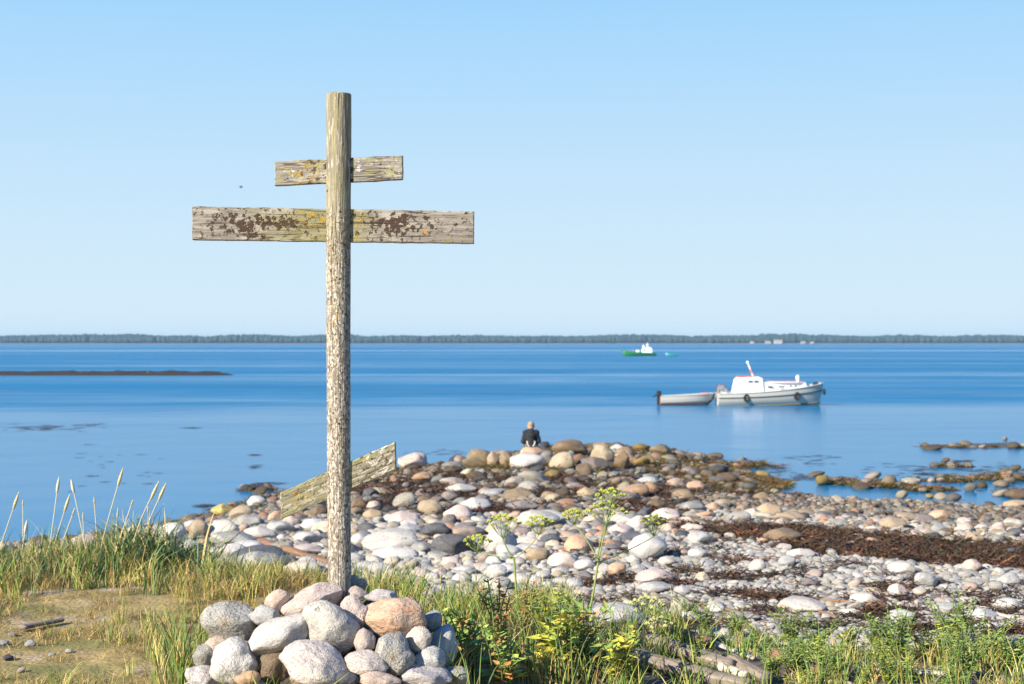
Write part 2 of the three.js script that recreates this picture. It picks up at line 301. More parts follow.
// ---------------------------------------------------------------- the cross
function wood(w, h, base, opts) { // grain runs along v; returns colour and bump textures
  const col = new Uint8Array(w * h * 4), bmp = new Uint8Array(w * h * 4), r = rng(opts.seed), o = opts.seed * 3.7;
  const px = new Float32Array(w * h * 3), hb = new Float32Array(w * h);
  for (let j = 0; j < h; j++) for (let i = 0; i < w; i++) {
    const u = (i + 0.5) / w, v = (j + 0.5) / h, cu = opts.round ? Math.cos(u * 6.2832) * 1.2 + 3 : u * opts.across, su = opts.round ? Math.sin(u * 6.2832) * 1.2 : 0, V = v * opts.along;
    const grain = fbm(cu * 9 + o, V * 0.7, su * 9, 4), fine = noise(cu * 46 + o, V * 1.6, su * 46), crack = ss(0.045, 0.0, Math.abs(fbm(cu * 5 + o, V * 0.35 + 4, su * 5, 3))) * ss(-0.1, 0.25, noise(cu * 3, V * 0.8 + o, su * 3));
    const patch = fbm(cu * 2.2 + o, V * 0.9, su * 2.2 + 3, 4), flake = ss(0.10, 0.2, fbm(cu * 7 + o, V * 2.6, su * 7 + 5, 4)) * opts.flake;
    let c = mix3(base[0], base[1], clamp(0.5 + 1.5 * grain, 0, 1));
    c = mix3(c, base[2], ss(0.0, 0.45, patch) * 0.8);
    c = mix3(c, [206, 198, 184], flake * 0.7);
    c = opts.tint ? opts.tint(u, v, c, patch) : c; let crustH = 0;
    if (opts.crust) { const A = u * opts.ratio[0], B = v * opts.ratio[1], cx = opts.round ? cu * 3 : A * 5, cy = opts.round ? V * 8 : B * 5, cz = opts.round ? su * 3 : 0; for (const [mask, f, thr, cc, amt] of opts.crust) { const m = mask(u, v); if (m <= 0) continue; const e = fbm(cx * f + o, cy * f, cz * f + thr * 31, 4) + 0.2 * noise(cx * f * 5, cy * f * 5, cz * f * 5 + o), a = ss(thr - 0.02, thr + 0.11, e - 0.44 * (1 - m)) * amt; c = mix3(c, cc.map((q) => q * (1 + 0.55 * noise(cx * 7, cy * 7, cz * 7))), a); crustH += 30 * a; } }
    const k = 1 + 0.10 * fine; c = mix3([c[0] * k, c[1] * k, c[2] * k], [74, 60, 46], crack * 0.8);
    px.set(c, (j * w + i) * 3); hb[j * w + i] = 140 + 70 * grain + 28 * fine - 120 * crack + 20 * flake + crustH;
  }
  for (const [n, spot, colour, raise] of opts.splats ?? []) for (let q = 0; q < n; q++) { // lichen thalli: round crusts with ragged rims
    const [su, sv, sr] = spot(r), rx = sr * w, ry = rx * opts.aspect * h / w, ci = su * w, cj = sv * h, ph = r() * 40;
    const kf = 0.8 + 0.4 * r(), cc = colour.map((q) => q * kf);
    for (let j = Math.floor(cj - ry * 1.6); j <= cj + ry * 1.6; j++) for (let i = Math.floor(ci - rx * 1.6); i <= ci + rx * 1.6; i++) {
      if (j < 0 || j >= h || (!opts.round && (i < 0 || i >= w))) continue;
      const x = (i - ci) / rx, y = (j - cj) / ry, e = Math.hypot(x, y) - 1 - 0.55 * noise(x * 1.8 + ph, y * 1.8, ph) - 0.25 * noise(x * 5 + ph, y * 5, ph), a = ss(0.05, -0.12, e), k = j * w + ((i + w) % w);
      if (a > 0) { for (let m = 0; m < 3; m++) px[k * 3 + m] = lerp(px[k * 3 + m], cc[m], a * 0.92); hb[k] += raise * a; }
    }
  }
  for (let k = 0; k < w * h; k++) { for (let m = 0; m < 3; m++) { col[k * 4 + m] = clamp(px[k * 3 + m], 0, 255); bmp[k * 4 + m] = clamp(hb[k], 0, 255); } col[k * 4 + 3] = bmp[k * 4 + 3] = 255; }
  return std({ map: texOf(col, w, h), bumpMap: texOf(bmp, w, h, false), bumpScale: 0.009, roughness: 0.92 });
}
{
  const D = 8, U = D / F, x0 = (339 - 512) * U, cross = top(new THREE.Group(), 'wooden_cross');
  const baseY = H(x0, D) - 0.25; cross.position.set(x0, baseY, -D);
  const Y = (py) => EYE - (py - 342) * U - baseY, X = (px) => (px - 339) * U;
  tag(cross, 'weathered three-barred wooden cross with lichen, standing in a stone cairn', 'cross');
  // post
  const yTop = Y(95), nA = 40, nV = 110, pos = [], uv = [], idx = [];
  for (let j = 0; j <= nV + 3; j++) for (let i = 0; i <= nA; i++) {
    const t = Math.min(1, j / nV), y = t * yTop, a = (i / nA) * 6.28318, ca = Math.cos(a), sa = Math.sin(a);
    let r = lerp(0.063, 0.0705, t) * (1 + 0.035 * fbm(ca * 1.2 + 7, t * 9, sa * 1.2, 3) + 0.02 * noise(ca * 4, t * 30, sa * 4)), yy = y;
    if (j === nV + 1) { r *= 0.965; yy += 0.006; } if (j === nV + 2) { r *= 0.6; yy += 0.008; } if (j === nV + 3) { r = 0; yy += 0.009; }
    const bx = 0.010 * fbm(t * 3, 2, 0, 2) + 0.004 * Math.sin(t * 9), bz = 0.01 * fbm(t * 3, 9, 4, 2), kx = X(lerp(339, 338.5, t));
    pos.push(kx + bx + r * sa, yy, bz + r * ca); uv.push(i / nA, y / yTop + (j > nV ? 0.01 * (j - nV) : 0));
  }
  for (let j = 0; j < nV + 3; j++) for (let i = 0; i < nA; i++) { const a = j * (nA + 1) + i; idx.push(a, a + 1, a + nA + 1, a + 1, a + nA + 2, a + nA + 1); }
  const g = new THREE.BufferGeometry(); g.setAttribute('position', new THREE.Float32BufferAttribute(pos, 3)); g.setAttribute('uv', new THREE.Float32BufferAttribute(uv, 2)); g.setIndex(idx); g.computeVertexNormals();
  mesh('post', g, wood(256, 1600, [[148, 138, 122], [112, 102, 88], [160, 152, 134]], {
    seed: 3, round: true, ratio: [1, 7.6], crust: [[(u, v) => ss(0.04, 0.2, v) * ss(0.9, 0.7, v), 1.3, 0.06, [206, 198, 184], 0.75], [(u, v) => ss(0.04, 0.2, v) * ss(0.92, 0.72, v), 1.9, 0.13, [78, 60, 42], 0.85], [(u, v) => ss(0.3, 0.8, v), 1.2, 0.14, [136, 132, 84], 0.6], [(u, v) => 0.45 * ss(0.45, 0.6, v) * ss(0.95, 0.8, v), 1.6, 0.08, [168, 136, 50], 0.8]], across: 1, along: 12, flake: 1, aspect: 0.44 / 3.35,
    tint: (u, v, c, p) => mix3(c, [142, 136, 92], ss(0.62, 0.95, v) * ss(-0.25, 0.25, p) * 0.55),
    splats: [[260, (r) => [r(), 0.08 + 0.74 * r(), 0.006 + 0.016 * r() * r()], [84, 64, 44], 30], [90, (r) => [r(), 0.15 + 0.65 * r(), 0.006 + 0.014 * r()], [198, 190, 176], 10], [10, (r) => [r(), 0.55 + 0.3 * r(), 0.01 + 0.012 * r()], [168, 136, 46], 20], [30, (r) => [r(), 0.1 + 0.88 * r(), 0.008 + 0.012 * r()], [60, 48, 34], 20]],
  }), cross);
  // bars, each one plank set behind the post
  function bar(tl, tr, br, bl, z, depth, material) {
    const c = [tl, tr, br, bl].map(([px, py]) => new THREE.Vector2(X(px), Y(py))), sh = new THREE.Shape(), r = rng(Math.round(tl[0])), pts = [];
    for (let k = 0; k < 4; k++) { const a = c[k], b = c[(k + 1) % 4], n = Math.max(3, Math.round(a.distanceTo(b) / 0.05)); for (let i = 0; i < n; i++) { const t = i / n, w = 0.0035; pts.push(new THREE.Vector2(lerp(a.x, b.x, t) + (r() - 0.5) * w * (k % 2 ? 1.4 : 0.3), lerp(a.y, b.y, t) + (r() - 0.5) * w * (k % 2 ? 0.3 : 1))); } }
    sh.setFromPoints(pts);
    const eg = new THREE.ExtrudeGeometry(sh, { depth, bevelEnabled: true, bevelThickness: 0.006, bevelSize: 0.005, bevelSegments: 2, curveSegments: 1 }), p = eg.attributes.position, uvs = eg.attributes.uv;
    const dir = new THREE.Vector2(c[1].x - c[0].x, c[1].y - c[0].y), L = dir.length(), hgt = c[0].distanceTo(c[3]); dir.normalize();
    for (let i = 0; i < p.count; i++) { const qx = p.getX(i) - c[3].x, qy = p.getY(i) - c[3].y - (qx / (c[2].x - c[3].x)) * (c[2].y - c[3].y); uvs.setXY(i, qy / hgt, qx / (c[2].x - c[3].x) ); }
    eg.translate(0, 0, z - depth);
    return mesh('crossbar', eg, material, cross);
  }
  const pale = [[160, 152, 140], [116, 109, 99], [174, 167, 154]];
  const bell = (x, c, w) => Math.exp(-(((x - c) / w) ** 2));
  const g1 = wood(160, 700, pale, { seed: 8, across: 1, along: 3.2, flake: 0.7, aspect: 0.15 / 0.72, ratio: [1, 5],
    crust: [[(u, v) => 0.9, 0.5, 0.0, [146, 142, 98], 0.65], [(u, v) => bell(v, 0.24, 0.16) * 0.9, 0.9, 0.0, [166, 138, 50], 0.85], [(u, v) => bell(v, 0.3, 0.14), 1.1, 0.06, [78, 58, 36], 0.85], [(u, v) => bell(v, 0.42, 0.06) + bell(v, 0.59, 0.03), 0.8, -0.1, [54, 44, 34], 0.8], [(u, v) => bell(v, 0.65, 0.03) * ss(0.1, 0.5, u), 0.7, -0.12, [200, 188, 196], 0.9], [(u, v) => 0.8 * ss(0.66, 0.8, v), 1.5, 0.12, [84, 64, 48], 0.8]],
    splats: [[10, (r) => [0.2 + 0.6 * r(), 0.1 + 0.25 * r(), 0.02 + 0.03 * r()], [172, 140, 44], 16]] });
  const g2 = wood(224, 1500, pale, { seed: 14, across: 1.3, along: 7, flake: 0.4, aspect: 0.19 / 1.6, ratio: [1, 8.4],
    tint: (u, v, c, p) => { c = mix3(c, [132, 128, 82], ss(0.27, 0.06, Math.abs(v - 0.44) + 0.3 * p) * 0.65); return mix3(c, [112, 104, 96], ss(0.62, 0.9, v) * ss(0.7, 0.1, u + p) * 0.45); },
    crust: [[(u, v) => bell(v, 0.2, 0.12) * bell(u, 0.5, 0.34), 1.2, -0.17, [62, 45, 29], 0.95], [(u, v) => bell(v, 0.33, 0.08) * bell(u, 0.55, 0.3), 1.2, -0.12, [64, 47, 30], 0.95], [(u, v) => bell(v, 0.72, 0.11) * bell(u, 0.56, 0.34), 1.3, -0.18, [62, 46, 33], 0.95], [(u, v) => bell(v, 0.86, 0.07) * 0.7 * bell(u, 0.55, 0.3), 1.7, 0.04, [78, 62, 52], 0.8], [(u, v) => bell(v, 0.42, 0.075) * 0.9 * ss(0.1, 0.5, u), 1.2, -0.01, [166, 134, 44], 0.85], [(u, v) => bell(v, 0.58, 0.05) * 0.85, 1.2, 0.0, [158, 130, 50], 0.85], [(u, v) => bell(v, 0.42, 0.1) * 0.8, 1.5, 0.08, [104, 84, 40], 0.8], [(u, v) => ss(0.25, 0.05, u) * 0.75, 0.8, 0.04, [122, 118, 70], 0.6], [(u, v) => bell(v, 0.07, 0.08) * 0.7, 1.5, 0.1, [96, 86, 66], 0.7]],
    splats: [[5, (r) => [0.1 + 0.6 * r(), 0.82 + 0.02 * r(), 0.02 + 0.02 * r()], [196, 138, 50], 20], [60, (r) => [0.2 + 0.6 * r(), 0.05 + 0.9 * r(), 0.006 + 0.012 * r()], [84, 68, 50], 20]] });
  const g3 = wood(192, 800, [[150, 144, 118], [110, 103, 84], [162, 156, 134]], { seed: 22, across: 1.1, along: 3.6, flake: 0.6, aspect: 0.15 / 0.7, ratio: [1, 4.6],
    tint: (u, v, c, p) => mix3(mix3(c, [136, 132, 84], ss(0.9, 0.3, v) * ss(-0.15, 0.25, p) * 0.6), [132, 132, 74], ss(0.8, 1.0, u) * 0.5),
    crust: [[(u, v) => 0.75 * ss(0.62, 0.4, v), 1.3, 0.06, [92, 76, 48], 0.8], [(u, v) => 0.85 * ss(0.55, 0.7, v), 1.3, 0.04, [70, 54, 40], 0.9], [(u, v) => 0.8 * ss(0.55, 0.8, v), 0.8, 0.05, [204, 198, 186], 0.7], [(u, v) => 0.6 * ss(0.6, 0.3, v), 0.9, 0.06, [196, 190, 168], 0.6]],
    splats: [[12, (r) => [0.3 + 0.6 * r(), 0.08 + 0.32 * r(), 0.02 + 0.03 * r()], [196, 146, 38], 24], [4, (r) => [0.85, 0.62 + 0.3 * r(), 0.03 + 0.02 * r()], [186, 150, 40], 24]] });
  bar([276, 162.5], [402, 156.5], [402, 179], [276, 185], 0.014, 0.045, g1);
  bar([193.5, 207.5], [473.5, 212.5], [473, 243], [193.5, 239], 0.012, 0.05, g2);
  bar([281.5, 493], [394.5, 443], [395, 468.5], [282, 518], 0.014, 0.045, g3);
}
console.log('cross done');

// ---------------------------------------------------------------- the cairn at its foot: every stone a thing
{
  const r = rng(77), o = (zx) => 190 + zx / 3.657, p = (zy) => 570 + zy / 3.657;
  // centre x, y, width, height (in a close-up of the photograph), tilt in degrees, kind, label
  const list = [
    [140, 190, 186, 135, 6, 'granite', 'dark speckled round stone at the upper left shoulder of the cairn'],
    [448, 114, 215, 96, -22, 'pink', 'long pale pink stone on the cairn leaning against the post'],
    [322, 118, 96, 84, -20, 'pink', 'pinkish grey stone wedged left of the long pink cairn stone'],
    [275, 168, 112, 66, 12, 'grey', 'flat grey green stone right of the dark speckled cairn stone'],
    [320, 242, 232, 112, -26, 'white', 'long whitish stone slanting across the left of the cairn'],
    [512, 222, 206, 176, 22, 'grey', 'big pale grey egg stone in the middle of the cairn'],
    [602, 155, 100, 116, -18, 'pink', 'upright pink speckled egg stone right of the post'],
    [612, 90, 66, 54, 10, 'pink', 'small round pinkish stone on top of the cairn'],
    [622, 56, 48, 46, 0, 'white', 'smallest whitish stone behind the cairn top right of post'],
    [702, 95, 116, 42, 4, 'banded', 'flat banded stone on the cairn right of its top'],
    [752, 176, 212, 142, 6, 'orange', 'big orange tan block on the right of the cairn'],
    [832, 258, 106, 96, -30, 'white', 'angular white stone below the orange block of the cairn'],
    [746, 308, 142, 142, 0, 'granite', 'round speckled grey stone below the orange cairn block'],
    [640, 265, 72, 90, 8, 'pink', 'small upright pinkish white stone in the cairn centre right'],
    [642, 342, 156, 84, 4, 'banded', 'rough streaked white stone low in the centre of cairn'],
    [872, 322, 112, 76, -6, 'grey', 'pale greenish grey oval stone low right in the cairn'],
    [58, 316, 84, 98, 20, 'granite', 'speckled grey stone at the left foot of the cairn'],
    [100, 272, 84, 54, 10, 'pink', 'small pinkish stone under the dark speckled cairn stone'],
    [166, 332, 154, 146, 10, 'white', 'round whitish stone low left in the cairn'],
    [312, 352, 124, 140, 0, 'brown', 'brownish shaded stone low in the cairn left of centre'],
    [462, 352, 250, 158, 22, 'banded', 'largest streaked white stone low at the cairn front'],
    [46, 388, 116, 76, 24, 'banded', 'streaked stone at the lowest left corner of the cairn'],
    [862, 390, 176, 78, 2, 'banded', 'broad streaked white stone lowest right in the cairn'],
    [694, 402, 146, 58, 0, 'pink', 'flat pinkish stone lowest between centre and right of cairn'],
    [928, 280, 100, 140, 20, 'grey', 'grey stone on the shaded right flank of the cairn'],
    [884, 188, 70, 70, 0, 'grey', 'small grey stone behind the orange block of the cairn'],
    [212, 396, 90, 50, 0, 'orange', 'small orange stone lowest left of the big streaked one'],
    [506, 292, 96, 58, 20, 'brown', 'small brown stone under the big pale egg stone'],
    [205, 262, 80, 46, 0, 'pink', 'small flat pinkish stone in the left gaps of cairn'],
    [410, 280, 90, 70, 0, 'dark', 'dark stone deep in the gap at the cairn centre'],
    [668, 140, 70, 60, 0, 'mauve', 'mauve stone squeezed behind the orange block of cairn'],
    [575, 400, 80, 56, 0, 'dark', 'small dark stone at the bottom centre of the cairn'],
    [590, 50, 60, 60, 0, 'grey', 'grey stone behind the post at the cairn top'],
    [970, 392, 96, 80, 10, 'granite', 'speckled stone at the lowest right corner of the cairn'],
    [250, 200, 80, 60, 0, 'dark', 'dark grey stone in the gap left of long white one'],
    [420, 400, 100, 50, 0, 'tan', 'tan stone at the very bottom of the cairn front'],
  ];
  list.forEach(([zx, zy, zw, zh, tilt, kind, label], i) => {
    const px = o(zx), py = p(zy), w = zw / 3.657, h = zh / 3.657, gap = /gap|behind|shaded|deep|squeezed/.test(label) ? 0.13 : 0;
    const d = 8.02 - 0.7 * Math.pow(Math.max(0, (py - 578) / 108), 0.9) + 0.34 * ((px - 328) / 135) ** 2 * ss(560, 700, py) + gap;
    const k = d / F, s = new THREE.Mesh(FINE[(i * 3 + (i >> 2)) % FINE.length], KIND[kind].mats[i % 3]);
    s.position.copy(at(px, py, d)); s.scale.set(w * k / 2 * 1.12, h * k / 2 * 1.14, (0.62 * w + 0.42 * h) * k / 2 * (0.85 + 0.3 * r()));
    s.rotation.set((r() - 0.5) * 0.25, (r() - 0.5) * 0.3, -tilt * Math.PI / 180);
    if (i % 2) s.scale.x *= -1;
    s.castShadow = s.receiveShadow = true;
    tag(top(s, 'cairn_stone'), label, 'stone', 'stones heaped in the cairn');
  });
  // the lowest course, partly below the frame, and the back of the heap
  const low = [];
  for (let i = 0; i < 11; i++) low.push([196 + i * 26 + 8 * r(), 702 + 14 * r(), 7.42 + 0.3 * ((196 + i * 26 - 328) / 135) ** 2]);
  const IM = new THREE.InstancedMesh(FINE[3], KIND.grey.mats[1], low.length + 26), m4 = new THREE.Matrix4(), q = new THREE.Quaternion(), e = new THREE.Euler();
  low.forEach(([px, py, d], i) => IM.setMatrixAt(i, m4.compose(at(px, py, d), q.setFromEuler(e.set(r(), r() * 6, 0.4 * r())), new THREE.Vector3(0.11 + 0.04 * r(), 0.08 + 0.03 * r(), 0.1 + 0.04 * r()))));
  for (let i = 0; i < 26; i++) { const a = Math.PI * (0.04 + 0.92 * r()), rr = 0.35 + 0.5 * r(), x = -0.98 + rr * Math.cos(a), d = 8.05 + rr * Math.sin(a) * 0.85; IM.setMatrixAt(low.length + i, m4.compose(new THREE.Vector3(x, H(x, d) + 0.03, -d), q.setFromEuler(e.set(r(), r() * 6, r())), new THREE.Vector3(0.1 + 0.06 * r(), 0.08 + 0.04 * r(), 0.1 + 0.05 * r()))); }
  IM.castShadow = IM.receiveShadow = true;
  tag(top(IM, 'cairn_rubble'), 'grey rubble under and behind the stacked cairn stones', 'rubble', null, 'stuff');
}

// ---------------------------------------------------------------- beach stones
const placed = [], grid = new Map();
const cell = (x, d) => Math.floor(x / 1.2) + ',' + Math.floor(d / 1.2);
function free(x, d, r, k) { const i0 = Math.floor(x / 1.2), j0 = Math.floor(d / 1.2); for (let i = i0 - 1; i <= i0 + 1; i++) for (let j = j0 - 1; j <= j0 + 1; j++) for (const s of grid.get(i + ',' + j) ?? []) if ((s.x - x) ** 2 + (s.d - d) ** 2 < (k * (s.r + r)) ** 2) return false; return true; }
function put(s) { placed.push(s); const k = cell(s.x, s.d); if (!grid.has(k)) grid.set(k, []); grid.get(k).push(s); }
{
  const hand = [];
  const add = (ox, oy, k, rows) => { for (const [x, y, w, h, kind, tilt] of rows) hand.push([ox + x / k, oy + y / k, w / k, h / k, kind, tilt ?? 0]); };
  add(490, 430, 6.22, [ // around the seated person
    [260, 142, 150, 64, 'orange'], [340, 102, 62, 68, 'dark'], [500, 122, 226, 112, 'brown'], [702, 162, 150, 130, 'cream'], [820, 196, 100, 118, 'brown'], [445, 206, 164, 124, 'cream'], [235, 204, 226, 104, 'white'], [350, 166, 86, 70, 'white'], [640, 222, 210, 100, 'mauve'], [590, 258, 110, 96, 'brown'], [386, 280, 104, 54, 'yellow'], [275, 312, 210, 96, 'white', 14], [245, 366, 150, 84, 'grey', 10], [75, 270, 150, 42, 'tan'], [100, 192, 86, 104, 'tan'], [935, 108, 104, 52, 'yellow'], [840, 138, 120, 60, 'tan'], [695, 286, 94, 40, 'cream'], [300, 246, 90, 52, 'dark'],
    [60, 396, 180, 56, 'grey'], [200, 480, 220, 70, 'mauve'], [605, 400, 136, 80, 'tan'], [900, 390, 190, 100, 'orange'], [800, 424, 200, 66, 'granite'], [345, 556, 290, 104, 'grey', 3], [440, 400, 120, 50, 'brown'], [520, 350, 110, 46, 'pink'], [420, 500, 90, 46, 'tan'], [470, 456, 130, 46, 'orange'], [270, 426, 70, 60, 'white'], [860, 312, 90, 40, 'orange'], [790, 320, 70, 60, 'cream'], [940, 200, 120, 50, 'yellow'], [20, 190, 80, 110, 'tan'], [700, 346, 80, 40, 'cream'], [640, 560, 130, 56, 'pink'], [730, 596, 110, 50, 'dark'], [200, 432, 90, 40, 'cream'], [505, 150, 50, 46, 'grey'],
  ]);
  add(340, 430, 6.22, [
    [880, 184, 200, 126, 'tan'], [750, 180, 90, 46, 'orange'], [700, 226, 140, 54, 'grey'], [600, 246, 76, 44, 'tan'], [510, 300, 130, 66, 'orange', -8], [690, 326, 160, 54, 'white'], [750, 372, 200, 66, 'grey'], [680, 424, 116, 80, 'mauve'], [395, 450, 146, 112, 'granite'], [565, 490, 160, 106, 'tan'], [610, 446, 120, 60, 'mauve'], [735, 528, 196, 118, 'pink'], [845, 470, 200, 90, 'white'], [395, 552, 210, 84, 'pink'], [590, 628, 200, 84, 'dark'], [430, 622, 160, 76, 'grey'], [110, 470, 120, 84, 'brown'], [190, 398, 110, 70, 'dark'], [290, 398, 90, 50, 'tan'], [205, 528, 130, 66, 'tan'], [310, 498, 110, 50, 'dark'], [240, 566, 80, 50, 'white'], [330, 610, 100, 76, 'granite'], [410, 350, 56, 50, 'white'], [345, 300, 80, 40, 'orange'], [630, 290, 56, 40, 'orange'], [820, 640, 170, 80, 'mauve'], [940, 400, 160, 60, 'grey'], [900, 386, 90, 60, 'pink'], [880, 270, 60, 60, 'white'], [275, 324, 50, 34, 'cream'], [560, 386, 56, 50, 'mauve'], [870, 570, 120, 56, 'white'],
  ]);
  add(150, 440, 4.885, [
    [345, 446, 170, 96, 'white'], [105, 470, 150, 120, 'white', 20], [235, 450, 100, 110, 'tan'], [400, 494, 230, 76, 'granite'], [476, 400, 156, 64, 'granite'], [350, 350, 120, 66, 'yellow'], [440, 360, 120, 70, 'tan'], [635, 432, 150, 60, 'grey'], [540, 460, 170, 64, 'white', 8], [800, 420, 140, 64, 'white'], [765, 484, 150, 60, 'white'], [470, 532, 190, 60, 'white'], [530, 596, 330, 104, 'dark'], [660, 610, 160, 80, 'dark'], [610, 376, 80, 56, 'orange'], [460, 432, 60, 50, 'pink'], [825, 352, 100, 70, 'brown'], [240, 572, 110, 60, 'dark'], [315, 556, 90, 50, 'pink'], [770, 540, 170, 50, 'pink'], [560, 372, 70, 44, 'orange'], [610, 330, 60, 30, 'tan'], [730, 640, 200, 74, 'white'], [540, 250, 84, 32, 'brown'], [690, 400, 90, 60, 'pink'], [440, 592, 120, 60, 'pink'],
  ]);
  add(350, 500, 6.4, [
    [250, 270, 380, 120, 'grey'], [290, 350, 300, 80, 'white'], [660, 300, 330, 144, 'dark'], [940, 280, 170, 170, 'white'], [860, 372, 90, 70, 'pink'], [760, 410, 80, 60, 'white'], [850, 440, 110, 60, 'white'], [640, 400, 130, 60, 'pink'], [390, 420, 120, 60, 'cream'], [60, 260, 130, 90, 'white'], [260, 400, 110, 70, 'cream'],
  ]);
  add(470, 480, 4.876, [
    [865, 335, 190, 140, 'white'], [330, 205, 230, 100, 'grey'], [390, 292, 110, 50, 'dark'], [500, 300, 120, 30, 'mauve'], [790, 280, 130, 46, 'dark'], [720, 440, 90, 66, 'orange'], [900, 480, 190, 80, 'pink'], [450, 400, 150, 80, 'pink'], [330, 370, 120, 70, 'tan'], [150, 310, 160, 110, 'white'], [60, 374, 70, 50, 'white'], [960, 400, 90, 50, 'white'], [560, 420, 110, 60, 'white'], [800, 390, 70, 50, 'white'], [900, 530, 180, 60, 'grey'], [640, 480, 90, 60, 'cream'],
  ]);
  add(640, 440, 6.22, [
    [890, 604, 240, 100, 'brown'], [330, 558, 150, 60, 'pink'], [380, 622, 190, 96, 'grey'], [70, 640, 150, 110, 'white'], [190, 116, 130, 50, 'cream'], [20, 46, 90, 50, 'yellow'], [120, 66, 130, 60, 'tan'], [40, 132, 120, 60, 'yellow'], [350, 290, 130, 66, 'orange'], [270, 350, 150, 70, 'tan'], [550, 290, 80, 52, 'tan'], [625, 316, 66, 44, 'cream'], [460, 250, 140, 40, 'granite'], [765, 216, 90, 50, 'yellow'], [480, 166, 150, 40, 'tan'], [465, 102, 110, 24, 'tan'], [355, 240, 70, 36, 'cream'], [70, 310, 110, 90, 'orange'], [40, 262, 130, 60, 'grey'], [100, 410, 120, 66, 'brown'], [320, 420, 190, 70, 'granite'], [390, 472, 120, 50, 'orange'], [610, 486, 160, 76, 'granite'], [770, 480, 190, 50, 'cream'], [510, 544, 110, 40, 'orange'], [370, 516, 120, 50, 'tan'], [200, 526, 130, 46, 'orange'], [640, 430, 90, 44, 'cream'], [510, 400, 120, 60, 'tan'], [225, 326, 90, 50, 'mauve'], [230, 470, 110, 60, 'brown'], [840, 320, 60, 36, 'cream'], [880, 294, 70, 26, 'yellow'], [765, 632, 80, 44, 'orange'], [270, 590, 110, 50, 'dark'], [850, 160 - 40, 0.1, 0.1, 'tan'],
  ].filter((q) => q[2] > 1));
  add(790, 430, 4.376, [
    [140, 222, 58, 56, 'yellow'], [365, 202, 80, 38, 'pink'], [435, 222, 70, 50, 'tan'], [490, 284, 56, 40, 'cream'], [535, 230, 90, 40, 'granite'], [310, 248, 80, 28, 'brown'], [660, 290, 60, 30, 'cream'], [715, 294, 70, 40, 'mauve'], [790, 252, 60, 46, 'granite'], [925, 236, 70, 34, 'tan'], [985, 168, 60, 30, 'brown'], [930, 184, 60, 24, 'tan'], [925, 278, 80, 34, 'cream'], [998, 284, 100, 44, 'brown'], [1000, 330, 130, 40, 'tan'], [880, 324, 60, 20, 'brown'], [655, 378, 90, 52, 'orange'], [455, 410, 130, 56, 'tan'], [365, 488, 76, 32, 'orange'], [310, 482, 50, 26, 'grey'], [990, 412, 110, 44, 'grey'], [680, 132, 44, 18, 'brown'], [940, 38, 24, 20, 'pink'], [625, 78, 90, 22, 'brown'], [45, 280, 70, 18, 'tan'], [110, 194, 90, 20, 'brown'], [810, 480, 90, 60, 'tan'], [900, 480, 70, 50, 'grey'], [700, 486, 70, 40, 'cream'], [960, 222, 50, 34, 'tan'], [840, 240, 50, 34, 'brown'], [580, 264, 40, 26, 'tan'], [610, 290, 36, 24, 'yellow'], [990, 540, 90, 30, 'dark'],
  ]);
  add(700, 540, 3.16, [
    [860, 85, 64, 46, 'pink'], [715, 130, 80, 50, 'grey'], [275, 70, 60, 40, 'grey'], [180, 88, 56, 50, 'white'], [640, 92, 90, 40, 'white'], [860, 150, 50, 36, 'pink'], [935, 148, 44, 40, 'white'], [980, 130, 80, 50, 'grey'], [360, 110, 60, 30, 'pink'], [625, 165, 60, 50, 'pink'], [780, 220, 110, 40, 'grey'], [890, 240, 110, 40, 'grey'], [980, 210, 90, 44, 'white'], [520, 190, 90, 40, 'white'], [330, 215, 160, 36, 'white'], [930, 285, 130, 30, 'white'], [640, 245, 90, 40, 'grey'], [990, 270, 60, 40, 'grey'], [215, 104, 50, 30, 'white'], [490, 140, 50, 30, 'pink'],
  ]);
  add(0, 500, 3.012, [[240, 140, 130, 60, 'pink', -14], [110, 122, 70, 24, 'brown'], [225, 118, 60, 26, 'brown'], [290, 108, 60, 28, 'brown'], [40, 150, 50, 20, 'dark'], [30, 190, 60, 40, 'grey'], [700, 160, 110, 50, 'white'], [770, 196, 170, 70, 'granite'], [600, 170, 70, 60, 'dark']]);
  add(560, 580, 4.267, [[255, 165, 260, 110, 'grey', 8], [430, 210, 110, 60, 'pink'], [520, 110, 100, 60, 'white'], [660, 108, 60, 44, 'pink'], [540, 150, 80, 40, 'white'], [800, 165, 130, 40, 'grey']]);
  const r = rng(321);
  for (const [px, py, w, h, kind, tilt] of hand) {
    const d = hit(px, py + h * 0.36, 8.6); if (!d) continue;
    const x = (px - 512) * d / F, k = d / F;
    put({ x, d, px, py, w, h, kind, tilt, r: w * k * 0.42, hand: true, y: EYE - (py - 342) * k, dw: w * k, dh: Math.max(h, w * 0.3) * k, i: placed.length });
  }
  // strewn stones, large first
  const pick = (list) => list[Math.floor(r() * list.length)];
  const tans = ['tan', 'brown', 'cream', 'brown', 'orange', 'grey', 'mauve', 'tan', 'granite', 'pink', 'dark', 'granite'], pales = ['white', 'white', 'grey', 'pink', 'cream', 'granite', 'mauve', 'banded', 'dark', 'tan', 'orange'], whites = ['white', 'white', 'white', 'grey', 'pink', 'white', 'banded', 'grey', 'white', 'mauve', 'white', 'white', 'grey', 'cream'];
